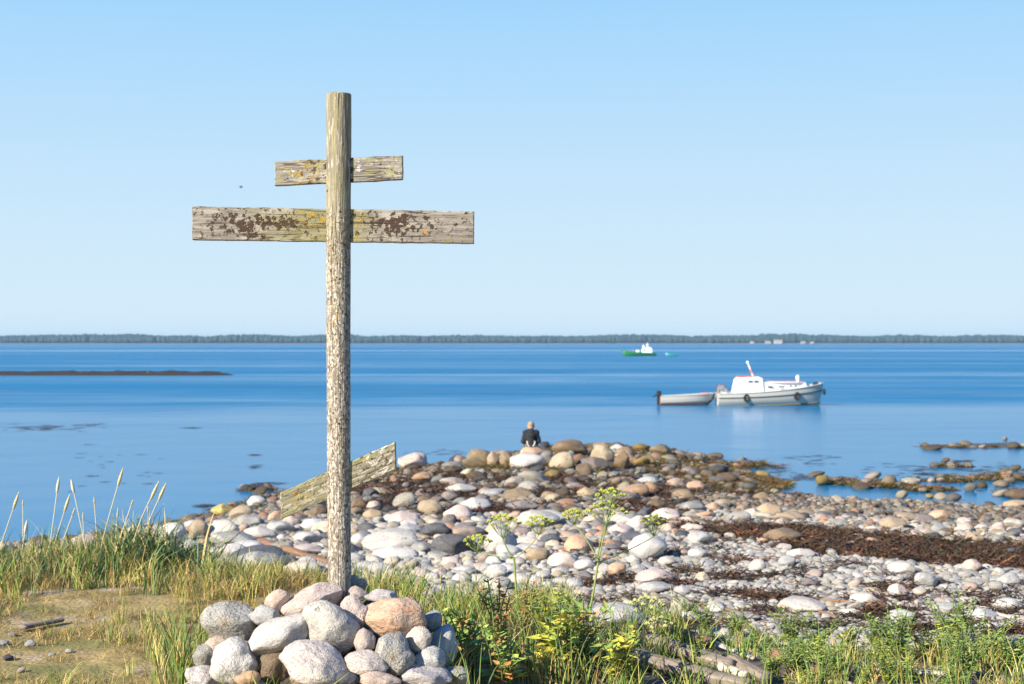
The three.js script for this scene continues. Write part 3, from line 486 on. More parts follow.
  for (const [tries, s0, s1, kk] of [[420, 22, 34, 0.95], [1800, 13, 22, 0.9], [12000, 8, 13, 0.82], [9000, 5, 8, 0.8], [9000, 3, 5.5, 0.78]]) for (let n = 0; n < tries; n++) {
    const px = -80 + 1190 * r(), py = 446 + 210 * Math.pow(r(), 0.9), d = hit(px, py, 9); if (!d) continue;
    const x = (px - 512) * d / F, gh = H(x, d), s = shoreDist(x, d); if (gh < 0.01) continue;
    if (d < bankEdge(x) - 1.0 || (d < bankEdge(x) + 0.4 && s0 > 9)) continue;
    const right = px > 640 + (d < 20 ? 0 : 60);
    if (right && s0 >= 14 && (s < 0 || r() < (d < 36 ? 0.9 : 0.4))) continue; if (s < 0 && s0 >= 9) continue;
    if (!right && s0 >= 22 && d > 24 && r() < 0.75) continue;
    const wd = weedAt(x, d, px, py); if (wd > 0.35 && r() < (px > 600 && d < 18 ? 0.35 : 1) * (px > 690 && py > 505 && py < 575 ? 0.97 : 0.72)) continue;
    if (px > 690 && s > 0 && s < 8.5 && d < 37 && ((s0 > 7.5 && r() < 0.95) || (s0 > 4.5 && r() < 0.45))) continue; if (px > 690 && s > 0 && s < 2.2 && d < 37 && s0 > 4 && r() < 0.9) continue;
    let w = s0 + (s1 - s0) * r(), k = d / F, rr = w * k * 0.45;
    const pale = px > 600 && d < 20; if (pale && s0 >= 13 && r() < 0.8) continue; if (!free(x, d, rr, pale ? kk - 0.1 : kk)) continue;
    const flat = right && d < 22 ? 0.32 + 0.3 * r() : 0.4 + 0.35 * r(), kind = d > 26 || (right && py < 545) ? pick(tans) : right || py > 560 ? pick(whites) : pick(pales);
    put({ x, d, px, py, w, h: w * flat, kind, tilt: (r() - 0.5) * 20, r: rr, y: gh + w * k * flat * 0.28, dw: w * k, dh: w * k * flat, i: placed.length });
  }
  console.log('stones placed', placed.length);
  const vis = placed.filter((s) => s.px > -8 && s.px < 1032 && s.py < 672), seen = vis.sort((a, b) => b.w * Math.sqrt(b.h / b.w) - a.w * Math.sqrt(a.h / a.w) || a.i - b.i), big = new Set(seen.slice(0, 300));
  // words for each stone
  const where = (s) => {
    const { px, py, d } = s, wet = shoreDist(s.x, d) < -0.6;
    if (wet) return px < 512 ? 'in the water left of the spit' : px < 800 ? 'in the water off the spit tip' : d > 48 ? 'on the farthest weedy islet' : px < 900 ? 'in the shallows right of the inlet' : 'among weedy rocks at the right edge';
    if (d > 38) return px < 440 ? 'at the left flank of the spit end' : px < 510 ? 'left of the seated person' : px < 560 ? 'just below the seated person' : px < 640 ? 'right of the seated person' : px < 720 ? 'at the right tip of the spit' : 'by the weed at the spit tip';
    if (d > 28) return px < 280 ? 'at the waterline far left' : px < 400 ? 'behind the slanted crossbar' : px < 500 ? 'halfway out on the spit' : px < 600 ? 'mid spit above the flower umbels' : px < 700 ? 'on the right slope of the spit' : px < 800 ? 'by the little inlet' : 'on the gravel by the right waterline';
    if (d > 21) return px < 240 ? 'behind the tall grass at left' : px < 335 ? 'left of the post beyond the driftwood' : px < 430 ? 'right of the post below slanted crossbar' : px < 540 ? 'behind the left flower umbel' : px < 640 ? 'behind the right flower umbels' : px < 740 ? 'left of the dark weed band' : px < 880 ? 'in the dark weed band' : 'below the gravel at right edge';
    if (d > 16) return px < 335 ? 'behind the dry grass left of post' : px < 440 ? 'behind grass right of the post' : px < 540 ? 'behind the left umbel stem' : px < 640 ? 'around the right umbel stems' : px < 740 ? 'in pale cobbles left of the weed band' : px < 860 ? 'in the pale cobbles under weed band' : 'in the pale cobbles at right edge';
    return px < 512 ? 'at the grass edge near the cross' : px < 660 ? 'beside grass left of the driftwood' : px < 780 ? 'near the driftwood logs' : px < 900 ? 'in cobbles behind the green plants' : 'in cobbles at the lower right';
  };
  const size = (w) => w > 38 ? 'huge' : w > 27 ? 'large' : w > 19 ? 'medium' : w > 14 ? 'smallish' : 'small', form = (s) => s.h / s.w < 0.5 ? 'flat' : s.h / s.w < 0.75 ? 'oval' : 'round';
  const byLabel = new Map();
  for (const s of big) { s.label = `${size(s.w)} ${KIND[s.kind].w} ${form(s)} stone ${where(s)}`; if (!byLabel.has(s.label)) byLabel.set(s.label, []); byLabel.get(s.label).push(s); }
  const ord = ['leftmost', 'second from left', 'third from left', 'fourth from left', 'fifth from left', 'sixth from left', 'seventh from left', 'eighth from left', 'ninth from left', 'tenth from left', 'eleventh from left', 'twelfth from left'];
  for (const l of byLabel.values()) if (l.length > 1) l.sort((a, b) => a.px - b.px).forEach((s, i) => { s.label += ', ' + (i === l.length - 1 ? (l.length === 2 ? 'the right one' : 'rightmost') : l.length === 2 ? 'the left one' : ord[i] ?? 'in the middle') ; });
  const q = new THREE.Quaternion(), e = new THREE.Euler(), m4 = new THREE.Matrix4(), rest = COBBLE.map(() => []);
  for (const s of placed) {
    const yaw = s.hand ? (r() - 0.5) * 0.5 : r() * 6.28, dz = s.dw * (s.hand ? 0.7 + 0.3 * r() : 0.75 + 0.5 * r());
    const g = H(s.x, s.d), y = s.hand ? Math.max(s.y, g + s.dh * 0.12) : g + s.dh * 0.2;
    if (big.has(s)) {
      const o = new THREE.Mesh(STONES[Math.floor(r() * STONES.length)], KIND[s.kind].mats[Math.floor(r() * 3) + (s.px > 780 && s.d > 36 ? 2 : s.d > 27 && s.px > 330 ? 1 + Math.floor(r() * 2) : 0)]);
      o.position.set(s.x, y, -s.d - (s.hand ? dz * 0.18 : 0)); o.rotation.set((r() - 0.5) * 0.3, yaw, -(s.tilt * Math.PI) / 180); o.scale.set(s.dw / 2, s.dh / 2 * (s.hand ? 1.1 : 1), dz / 2);
      o.castShadow = o.receiveShadow = true;
      tag(top(o, 'beach_stone'), s.label, 'stone', 'larger stones on the beach and spit');
    } else {
      const c = KIND[s.kind], t = 0.25 + 0.5 * r(), f = (0.72 + 0.32 * r()) * (s.d > 26 || (s.px > 690 && shoreDist(s.x, s.d) < 9) ? 0.62 : 1), cc = mix3(c.c, c.d, t).map((v) => srgb(v) * f);
      rest[Math.floor(r() * COBBLE.length)].push([m4.compose(new THREE.Vector3(s.x, y, -s.d), q.setFromEuler(e.set((r() - 0.5) * 0.7, yaw, (r() - 0.5) * 0.7)), new THREE.Vector3(s.dw / 2, s.dh / 2, dz / 2)).clone(), rgb(...cc)]);
    }
  }
  // pebbles between
  for (let n = 0; n < 34000; n++) {
    const d = 10.6 + 27 * Math.pow(r(), 1.15), x = (r() - 0.5) * (0.86 * d + 2), e0 = bankEdge(x); if (d < e0 - 1.5 * r() - 0.2) continue;
    const gh = H(x, d); if (gh < -0.02) continue;
    const [px, py] = toPix(x, gh, d); if (weedAt(x, d, px, py) > 0.5 && r() < 0.9) continue;
    const w = (0.02 + 0.05 * r() * r()) * (d > 20 ? 1.6 : 1), kind = shoreDist(x, d) < 9 && px > 600 ? pick(tans) : pick(whites), c = KIND[kind], f = shoreDist(x, d) < 1.6 ? 0.38 : shoreDist(x, d) < 9 ? 0.6 : 0.9, cc = mix3(c.c, c.d, 0.2 + 0.6 * r()).map((v) => srgb(v) * f);
    rest[n % COBBLE.length].push([m4.compose(new THREE.Vector3(x, gh + w * 0.15, -d), q.setFromEuler(e.set(r() - 0.5, r() * 6, r() - 0.5)), new THREE.Vector3(w, w * (0.45 + 0.3 * r()), w * (0.7 + 0.4 * r()))).clone(), rgb(...cc)]);
  }
  const cob = std({ color: 0xffffff, map: noiseTex, bumpMap: stoneBump, bumpScale: 0.006 });
  rest.forEach((l, i) => {
    const im = new THREE.InstancedMesh(COBBLE[i], cob, l.length);
    l.forEach(([m, c], k) => { im.setMatrixAt(k, m); im.setColorAt(k, c); });
    im.castShadow = im.receiveShadow = true;
    tag(top(im, 'beach_cobbles'), 'small cobbles and pebbles covering the beach', 'cobbles', 'cobbles of the beach', 'stuff');
  });
  // pale stones on the reef
  const rf = [[33, 374, 4, 'the leftmost'], [53, 375, 3, 'second from left'], [87, 374, 4, 'in the middle'], [148, 373, 3, 'second from right'], [151, 375, 3, 'the rightmost']];
  for (const [px, py, w, label] of rf) { const d = 171, o = new THREE.Mesh(STONES[w], KIND.cream.mats[0]); o.position.copy(at(px, py, d)); o.scale.set(w * d / F / 2, w * d / F / 2.4, w * d / F / 2.4); o.castShadow = o.receiveShadow = true; tag(top(o, 'reef_stone'), `small pale stone on the long low reef, ${label}`, 'stone', 'pale stones on the reef'); }
}
console.log('beach done');

// ---------------------------------------------------------------- seaweed
function ribbons(seed, n, len, wid, lift) {
  const r = rng(seed), pos = [], idx = [], S = 5;
  for (let k = 0; k < n; k++) {
    let x = (r() - 0.5) * 0.16, z = (r() - 0.5) * 0.16, a = r() * 6.28, y = 0.01 + lift * r(); const w = wid * (0.6 + 0.8 * r()), b = pos.length / 3, st = len * (0.5 + r()) / S;
    for (let i = 0; i <= S; i++) { const ca = Math.cos(a), sa = Math.sin(a), ww = w * (1 - 0.5 * i / S), tw = (r() - 0.5) * w * 1.6; pos.push(x - sa * ww, y + tw, z + ca * ww, x + sa * ww, y - tw, z - ca * ww); a += (r() - 0.5) * 1.5; x += ca * st; z += sa * st; y = Math.max(0.004, y + (r() - 0.5) * lift); }
    for (let i = 0; i < S; i++) { const q = b + i * 2; idx.push(q, q + 1, q + 2, q + 1, q + 3, q + 2); }
  }
  const g = new THREE.BufferGeometry(); g.setAttribute('position', new THREE.Float32BufferAttribute(pos, 3)); g.setIndex(idx); g.computeVertexNormals(); return g;
}
function scatter(name, geos, mat, list, label, category, group) {
  geos.forEach((g, i) => {
    const l = list.filter((_, k) => k % geos.length === i); if (!l.length) return;
    const im = new THREE.InstancedMesh(g, mat, l.length), m4 = new THREE.Matrix4(), q = new THREE.Quaternion(), e = new THREE.Euler(), c = new THREE.Color();
    l.forEach(([x, y, z, yaw, sx, sy, col, tx = 0, tz = 0], k) => { im.setMatrixAt(k, m4.compose(new THREE.Vector3(x, y, z), q.setFromEuler(e.set(tx, yaw, tz)), new THREE.Vector3(sx, sy, sx))); im.setColorAt(k, c.setRGB(...col)); });
    im.castShadow = im.receiveShadow = true; tag(top(im, name), label, category, group, 'stuff');
  });
}
{
  const r = rng(88), brown = [], olive = [], G = [ribbons(1, 26, 0.17, 0.006, 0.035), ribbons(2, 26, 0.15, 0.0055, 0.045), ribbons(3, 22, 0.2, 0.007, 0.03)];
  for (let n = 0; n < 34000; n++) {
    const px = -60 + 1160 * r(), py = 446 + 190 * r(), d = hit(px, py, 11); if (!d) continue;
    const x = (px - 512) * d / F, gh = H(x, d), s = shoreDist(x, d); if (gh < -0.01) continue;
    const isl = s < -0.5, rim = s > -0.4 && s < 1.6 && (px < 420 || (d > 37 && px > 600)) ? 0.28 : 0, p = Math.max(weedAt(x, d, px, py), isl ? 0.5 : 0, rim);
    if (r() > p || d < bankEdge(x)) continue;
    const k = d > 26 ? 1.35 : 1.15, wet = isl || rim > 0 || d > 36;
    const c = wet ? [0.11 + 0.08 * r(), 0.075 + 0.045 * r(), 0.014 + 0.01 * r()] : r() < 0.1 ? [0.2, 0.08, 0.03] : [0.042 + 0.034 * r(), 0.023 + 0.017 * r(), 0.009 + 0.008 * r()];
    (wet ? olive : brown).push([x, gh, -d, r() * 6.28, k * (0.7 + 0.6 * r()), k * (0.7 + 0.7 * r()), c]);
  }
  scatter('dry_seaweed', G, std({ color: 0xffffff, roughness: 0.75 }), brown, 'dark brown dried seaweed strewn in bands over the beach', 'seaweed', 'dried seaweed on the beach');
  scatter('wet_seaweed', G, std({ color: 0xffffff, roughness: 0.45 }), olive, 'olive brown wet seaweed clinging to rocks at the waterline', 'seaweed', 'wet seaweed at the waterline');
  // rafts of weed floating at the surface
  const raft = [];
  for (const [px, py, w, h, n] of [[45, 428, 50, 4, 60], [95, 425, 12, 3, 10], [190, 428, 9, 1, 10], [985, 446, 44, 4, 130], [700, 427 + 60, 0, 0, 0], [255, 467, 4, 2, 8], [205, 506, 7, 1.5, 14], [265, 486, 18, 4, 40], [255, 455, 5, 1, 8], [950, 461, 8, 2, 14], [965, 461, 12, 2, 14], [925, 474, 10, 2, 14], [812, 460, 40, 8, 26], [440, 452, 40, 5, 20], [700, 478, 60, 10, 0], [840, 501, 16, 1.5, 20], [800, 478, 20, 4, 24], [910, 470, 60, 8, 40], [120, 470, 90, 30, 22], [1000, 470, 40, 8, 40], [780, 470, 20, 5, 20]])
    for (let i = 0; i < n; i++) { const qx = px + w * (r() + r() - 1), qy = py + h * (r() + r() - 1), d = EYE * F / (qy - 342), x = (qx - 512) * d / F; if (H(x, d) > -0.03) continue; raft.push([x, 0.004, -d, r() * 6.28, (0.7 + 1.2 * r()) * (d > 55 ? 1.1 : 0.7), 0.12, [0.05 + 0.03 * r(), 0.035, 0.025]]); }
  scatter('floating_seaweed', [G[0]], std({ color: 0xffffff, roughness: 0.5 }), raft, 'thin dark rafts of weed floating on the calm water', 'seaweed', 'floating weed');
}
console.log('weed done');

// ---------------------------------------------------------------- grass and low plants
function tuft(seed, n, h, w, spread, lean, cols) { // blades as bent tapering strips
  const r = rng(seed), pos = [], col = [], idx = [], S = 4;
  for (let k = 0; k < n; k++) {
    const bx = (r() - 0.5) * spread, bz = (r() - 0.5) * spread, a = r() * 6.28, hh = h * (0.5 + 0.6 * r()), ww = w * (0.6 + 0.7 * r()), le = lean * (0.2 + r()) * hh, fa = a + (r() - 0.5) * 2, b = pos.length / 3, c = cols[Math.floor(r() * cols.length)], f = 0.75 + 0.5 * r();
    for (let i = 0; i <= S; i++) { const t = i / S, o = le * t * t, y = hh * t * (1 - 0.25 * lean * t * t), q = ww * (1 - 0.9 * t * t) * 0.5, ca = Math.cos(fa), sa = Math.sin(fa), x = bx + Math.cos(a) * o, z = bz + Math.sin(a) * o; pos.push(x - sa * q, y - 0.02, z + ca * q, x + sa * q, y - 0.02, z - ca * q); for (let m = 0; m < 2; m++) col.push(c[0] * f, c[1] * f, c[2] * f); }
    for (let i = 0; i < S; i++) { const q = b + i * 2; idx.push(q, q + 1, q + 2, q + 1, q + 3, q + 2); }
  }
  const g = new THREE.BufferGeometry(); g.setAttribute('position', new THREE.Float32BufferAttribute(pos, 3)); g.setAttribute('color', new THREE.Float32BufferAttribute(col, 3)); g.setIndex(idx); g.computeVertexNormals(); return g;
}
const leafMat = std({ color: 0xffffff, vertexColors: true, roughness: 0.7 });
{
  const r = rng(404), green = [[0.10, 0.17, 0.03], [0.14, 0.21, 0.035], [0.11, 0.18, 0.06], [0.20, 0.24, 0.04]], blue = [[0.085, 0.15, 0.055], [0.07, 0.13, 0.045], [0.13, 0.19, 0.065], [0.22, 0.24, 0.06]], dry = [[0.44, 0.31, 0.11], [0.38, 0.24, 0.07], [0.50, 0.38, 0.16], [0.27, 0.21, 0.05]], lime = [[0.20, 0.27, 0.03], [0.14, 0.22, 0.025], [0.28, 0.31, 0.045], [0.42, 0.34, 0.11]];
  const T = { tall: [tuft(1, 12, 0.48, 0.016, 0.14, 0.85, blue), tuft(2, 12, 0.42, 0.015, 0.16, 1.05, blue), tuft(3, 10, 0.52, 0.014, 0.12, 0.6, [...blue, dry[0]])], dry: [tuft(4, 14, 0.28, 0.007, 0.12, 0.8, dry), tuft(5, 14, 0.23, 0.007, 0.14, 1.1, dry)], mid: [tuft(6, 11, 0.38, 0.011, 0.12, 0.55, lime), tuft(7, 11, 0.32, 0.010, 0.12, 0.7, [...lime, ...dry.slice(0, 1)]), tuft(8, 10, 0.42, 0.009, 0.1, 0.45, [...green, dry[1]])], turf: [tuft(9, 36, 0.07, 0.0026, 0.15, 1.5, [dry[0], dry[1], dry[3], [0.30, 0.21, 0.08], [0.20, 0.20, 0.05]]), tuft(10, 36, 0.055, 0.0026, 0.16, 1.7, [dry[1], dry[3], [0.24, 0.16, 0.06], [0.17, 0.18, 0.045], [0.22, 0.2, 0.05]])], low: [tuft(11, 11, 0.2, 0.010, 0.12, 0.7, green), tuft(12, 11, 0.26, 0.010, 0.12, 0.6, [...green, ...lime])] };
  const L = { tall: [], dry: [], mid: [], turf: [], low: [] };
  const inCairn = (x, d) => Math.hypot((x + 1.0) / 0.9, (d - 7.95) / 0.85) < 1;
  const add = (k, x, d, sc, tint) => { const t = tint ?? 1, v = 0.85 + 0.3 * r(); L[k].push([x, H(x, d), -d, r() * 6.28, sc * (0.8 + 0.4 * r()), sc * (0.75 + 0.5 * r()), [t * v, t * v, t * v], (r() - 0.5) * 0.25, (r() - 0.5) * 0.25]); };
  for (let n = 0; n < 52000; n++) {
    const d = 7.2 + 8 * r(), x = (r() - 0.5) * (0.80 * d + 2.6); if (inCairn(x, d)) continue;
    const y = H(x, d), [px, py] = toPix(x, y, d), n1 = fbm(x * 1.1, d * 1.1, 91, 4) * 2, n2 = fbm(x * 3.2, d * 3.2, 95, 3) * 2, e = bankEdge(x) - 0.9 + 0.5 * n1;
    if (d > e) continue;
    if (px < 345) {
      const tallEdge = 10.9 + 0.004 * px + 0.5 * n1, tallP = ss(tallEdge, tallEdge + 0.5, d) * ss(225, 150, px + 40 * n2) * ss(14.3, 13.6, d);
      if (r() < tallP * 0.26 * ss(-0.6, 0.1, n2 + 0.25)) add('tall', x, d, (0.4 + 0.6 * ss(60, 140, px)) * (0.8 + 0.3 * r()));
      const dryP = ss(10.4, 11.4, d + n1 * 0.8) * (px < 200 ? 0.13 : 0.36) * ss(14.4, 13.6, d);
      if (r() < dryP) add(r() < (px > 190 ? 0.3 : 0.45) ? 'mid' : 'dry', x, d, px > 150 ? 0.75 : 0.95);
      if (d < 12 && r() < 0.5 * ss(-0.15, 0.3, n2 + n1 * 0.5 + 0.05)) add('turf', x, d, 0.6 + 0.8 * r(), clamp(1.1 + 0.5 * n1 + 0.35 * n2, 0.7, 1.5));
      if (d < 11.4 && r() < 0.2 * ss(-0.25, 0.3, n1 + 0.35 * n2)) add(r() < 0.68 ? 'dry' : 'mid', x, d, 0.3 + 0.3 * r());
      if (d < 9.6 && px > 150 && r() < 0.05) add('mid', x, d, 0.75);
    } else if (px < 700) {
      if (px > 628 && d < 10.8) { if (r() < 0.05) add(r() < 0.6 ? 'mid' : 'low', x, d, 0.85); continue; } const rock = px > 575 && px < 660 && d > 9.2 ? 0.25 : 1, near = d < 9.3 && px > 450 && px < 620 ? 0.5 : 1, p = 0.21 * rock * near * ss(-0.35, 0.3, n1 + n2 * 0.6 + 0.12) * ss(700, 610, px + 30 * n2);
      if (r() < p) { const q = r(); add(q < 0.48 ? 'mid' : q < 0.74 ? 'dry' : 'low', x, d, (q < 0.48 ? 0.9 : q < 0.74 ? 1.15 : 1.2) * (rock < 1 ? 0.7 : 1)); }
      if (px > 610 && r() < 0.1) add('low', x, d, 0.8);
    } else {
      if (px < 775 && d < 10) { if (r() < 0.03) add('low', x, d, 1); continue; } const p = 0.07 * ss(-0.3, 0.4, n1 + 0.1) * ss(12.4, 10.6, d);
      if (r() < p) { const q = r(); add(q < 0.2 ? 'dry' : q < 0.6 ? 'mid' : 'low', x, d, q < 0.2 ? 0.9 : 0.72); };
      if (r() < 0.03 * ss(9.6, 8.4, d)) add('mid', x, d, 0.8);
    }
  }
  for (const [px, d, n] of [[184, 8.35, 5], [178, 8.6, 4], [192, 8.2, 4], [250, 7.25, 3], [300, 7.2, 3], [440, 7.6, 5], [460, 7.9, 5], [268, 7.1, 2]]) for (let i = 0; i < n; i++) { const x = (px + 14 * (r() - 0.5) - 512) * d / F; add('mid', x, d + 0.1 * r(), 1.0); }
  const word = { tall: ['lyme_grass', 'tall blue green grass on the bank at left', 'grass'], dry: ['dry_grass', 'dry golden grass on the bank around the cross', 'grass'], mid: ['meadow_grass', 'yellow green grass on the bank right of the cairn', 'grass'], turf: ['dry_turf', 'short dry turf covering the trodden ground at left', 'turf'], low: ['low_grass', 'short green grass among driftwood at right', 'grass'] };
  for (const k of Object.keys(L)) scatter(word[k][0], T[k], leafMat, L[k], word[k][1], word[k][2], word[k][2] + ' ' + k);
}
// leafy plants
function bush(seed, h, R, n, leaf, cols, stems, stalk = [0.14, 0.17, 0.05]) {
  const r = rng(seed), pos = [], col = [], sp = [], tips = [];
  for (let s = 0; s < stems; s++) { const a = r() * 6.28, q = R * Math.sqrt(r()), hh = h * (0.55 + 0.5 * r()), b = new THREE.Vector3((r() - 0.5) * R * 0.5, -0.03, (r() - 0.5) * R * 0.5), t = new THREE.Vector3(Math.cos(a) * q, hh, Math.sin(a) * q); tips.push([b, t]); sp.push(new THREE.TubeGeometry(new THREE.QuadraticBezierCurve3(b, new THREE.Vector3(lerp(b.x, t.x, 0.3), hh * 0.6, lerp(b.z, t.z, 0.3)), t), 4, 0.0035, 4)); }
  const v = new THREE.Vector3(), d = new THREE.Vector3(), w = new THREE.Vector3(), up = new THREE.Vector3();
  for (let k = 0; k < n; k++) {
    const [b, t] = tips[k % stems], f = 0.2 + 0.8 * r(); v.set(lerp(b.x, t.x, f * f), t.y * f, lerp(b.z, t.z, f * f));
    const a = r() * 6.28, L = leaf * (0.5 + 0.8 * r()) * (1.2 - 0.5 * f); d.set(Math.cos(a), (r() - 0.25) * 0.9, Math.sin(a)).normalize(); w.set(-Math.sin(a), (r() - 0.5) * 0.8, Math.cos(a)).normalize().multiplyScalar(L * 0.27); up.set(0, L * 0.1, 0);
    const c = cols[Math.floor(r() * cols.length)], g = 0.75 + 0.5 * r(), A = v, B = v.clone().addScaledVector(d, L * 0.45).add(w), C = v.clone().addScaledVector(d, L), E = v.clone().addScaledVector(d, L * 0.45).sub(w), M = v.clone().addScaledVector(d, L * 0.5).sub(up);
    for (const tri of [[A, B, M], [B, C, M], [A, M, E], [M, C, E]]) for (const q of tri) { pos.push(q.x, q.y, q.z); col.push(c[0] * g, c[1] * g, c[2] * g); }
  }
  const g = new THREE.BufferGeometry(); g.setAttribute('position', new THREE.Float32BufferAttribute(pos, 3)); g.setAttribute('color', new THREE.Float32BufferAttribute(col, 3)); g.computeVertexNormals();
  return { foliage: g, stem: mergeGeometries(sp), stalk };
}
const stemMat = std({ color: rgb(0.17, 0.21, 0.06), roughness: 0.7 });
{
  const r = rng(606), gcol = [[0.19, 0.27, 0.05], [0.14, 0.22, 0.045], [0.27, 0.34, 0.06], [0.21, 0.28, 0.09]], ycol = [...gcol, [0.36, 0.33, 0.03]];
  const kinds = [bush(1, 0.34, 0.22, 420, 0.05, gcol, 14), bush(2, 0.26, 0.2, 340, 0.045, ycol, 12), bush(3, 0.42, 0.26, 520, 0.055, gcol, 16)];
  const spots = [[652, 612, 1, 0.8], [690, 606, 1, 0.9], [706, 622, 0, 0.9], [735, 630, 0, 1], [762, 640, 1, 1], [790, 634, 2, 0.85], [816, 642, 0, 1], [846, 646, 1, 1], [874, 640, 0, 1], [900, 652, 2, 0.9], [930, 650, 1, 1.1], [958, 640, 2, 1.15], [985, 648, 0, 1], [1010, 658, 1, 1], [700, 654, 1, 0.7], [830, 672, 0, 0.8], [890, 676, 1, 0.8], [960, 676, 2, 0.8], [770, 668, 0, 0.7]];
  const list = spots.map(([px, py, k, s]) => { const d = hit(px, Math.min(py + 12, 683), 8.2) ?? 10; return { px, d, k, s }; });
  const n = list.length, words = ['first', 'second', 'third', 'fourth', 'fifth', 'sixth', 'seventh', 'eighth', 'ninth', 'tenth'], order = [...list].sort((a, b) => a.px - b.px);
  for (const s of list) {
    const g = top(new THREE.Group(), 'leafy_plant'), x = (s.px - 512) * s.d / F, i = order.indexOf(s), K = kinds[s.k];
    g.position.set(x, H(x, s.d), -s.d); g.rotation.y = r() * 6.28; g.scale.setScalar(s.s * 1.02);
    mesh('foliage', K.foliage, leafMat, g); mesh('stem', K.stem, stemMat, g);
    tag(g, `green leafy beach plant at lower right, ${i < n / 2 ? words[i] + ' from the left' : words[n - 1 - i] + ' from the right'}`, 'plant', 'leafy plants at the beach edge');
  }
  const cover = [];
  for (let n = 0; n < 900; n++) { const d = 8.2 + 4.4 * r(), x = 0.9 + (0.42 * d + 0.6 - 0.9) * r(), [px] = toPix(x, H(x, d), d); if (px < 660 || (px < 780 && d < 10) || d > 11.7 + fbm(x, 3, 0, 2) || fbm(x * 1.1, d * 1.1, 47, 3) < -0.08 || r() < 0.78) continue; const v = 0.85 + 0.35 * r(); cover.push([x, H(x, d), -d, r() * 6.28, 0.5 + 0.4 * r(), 0.4 + 0.4 * r(), [v, v, v]]); }
  scatter('ground_cover', [kinds[0].foliage, kinds[1].foliage], leafMat, cover, 'low green ground cover between the leafy plants at lower right', 'ground cover', 'ground cover');
  // broader, yellowing and reddening leaves amid the grass right of the cairn
  const yel = [[0.40, 0.40, 0.05], [0.55, 0.46, 0.05], [0.22, 0.30, 0.05], [0.32, 0.36, 0.07]], red = [[0.42, 0.13, 0.06], [0.40, 0.19, 0.06], [0.22, 0.26, 0.06], [0.30, 0.30, 0.08]], grn = [[0.16, 0.26, 0.05], [0.22, 0.31, 0.06], [0.42, 0.22, 0.06], [0.3, 0.34, 0.07]];
  const bk = [bush(21, 0.38, 0.2, 130, 0.1, yel, 8), bush(22, 0.46, 0.14, 150, 0.055, red, 7), bush(23, 0.36, 0.22, 140, 0.09, grn, 9)];
  for (const [px, d, k, s, label] of [[556, 8.35, 0, 1.25, 'bright yellow broad-leaved plant at the bottom centre'], [470, 8.25, 2, 1.2, 'green broad-leaved plant right beside the cairn'], [497, 8.9, 1, 1.2, 'reddish leaved plant in the grass right of the cairn'], [590, 8.5, 2, 1.2, 'broad-leaved plant with orange tips right of the yellow one'], [528, 9.3, 1, 0.9, 'small reddish plant at the foot of left flower stem'], [548, 9.6, 0, 0.8, 'small yellowing plant between the two flower stems'], [505, 8.0, 2, 1.1, 'green broad-leaved plant at bottom edge left of yellow one'], [620, 8.2, 0, 0.9, 'yellow green broad-leaved plant at bottom edge by the logs']]) {
    const g = top(new THREE.Group(), 'broadleaf_plant'), x = (px - 512) * d / F; g.position.set(x, H(x, d), -d); g.rotation.y = r() * 6; g.scale.setScalar(s);
    mesh('foliage', bk[k].foliage, leafMat, g); mesh('stem', bk[k].stem, stemMat, g); tag(g, label, 'plant', 'broad-leaved plants in the grass');
  }
}
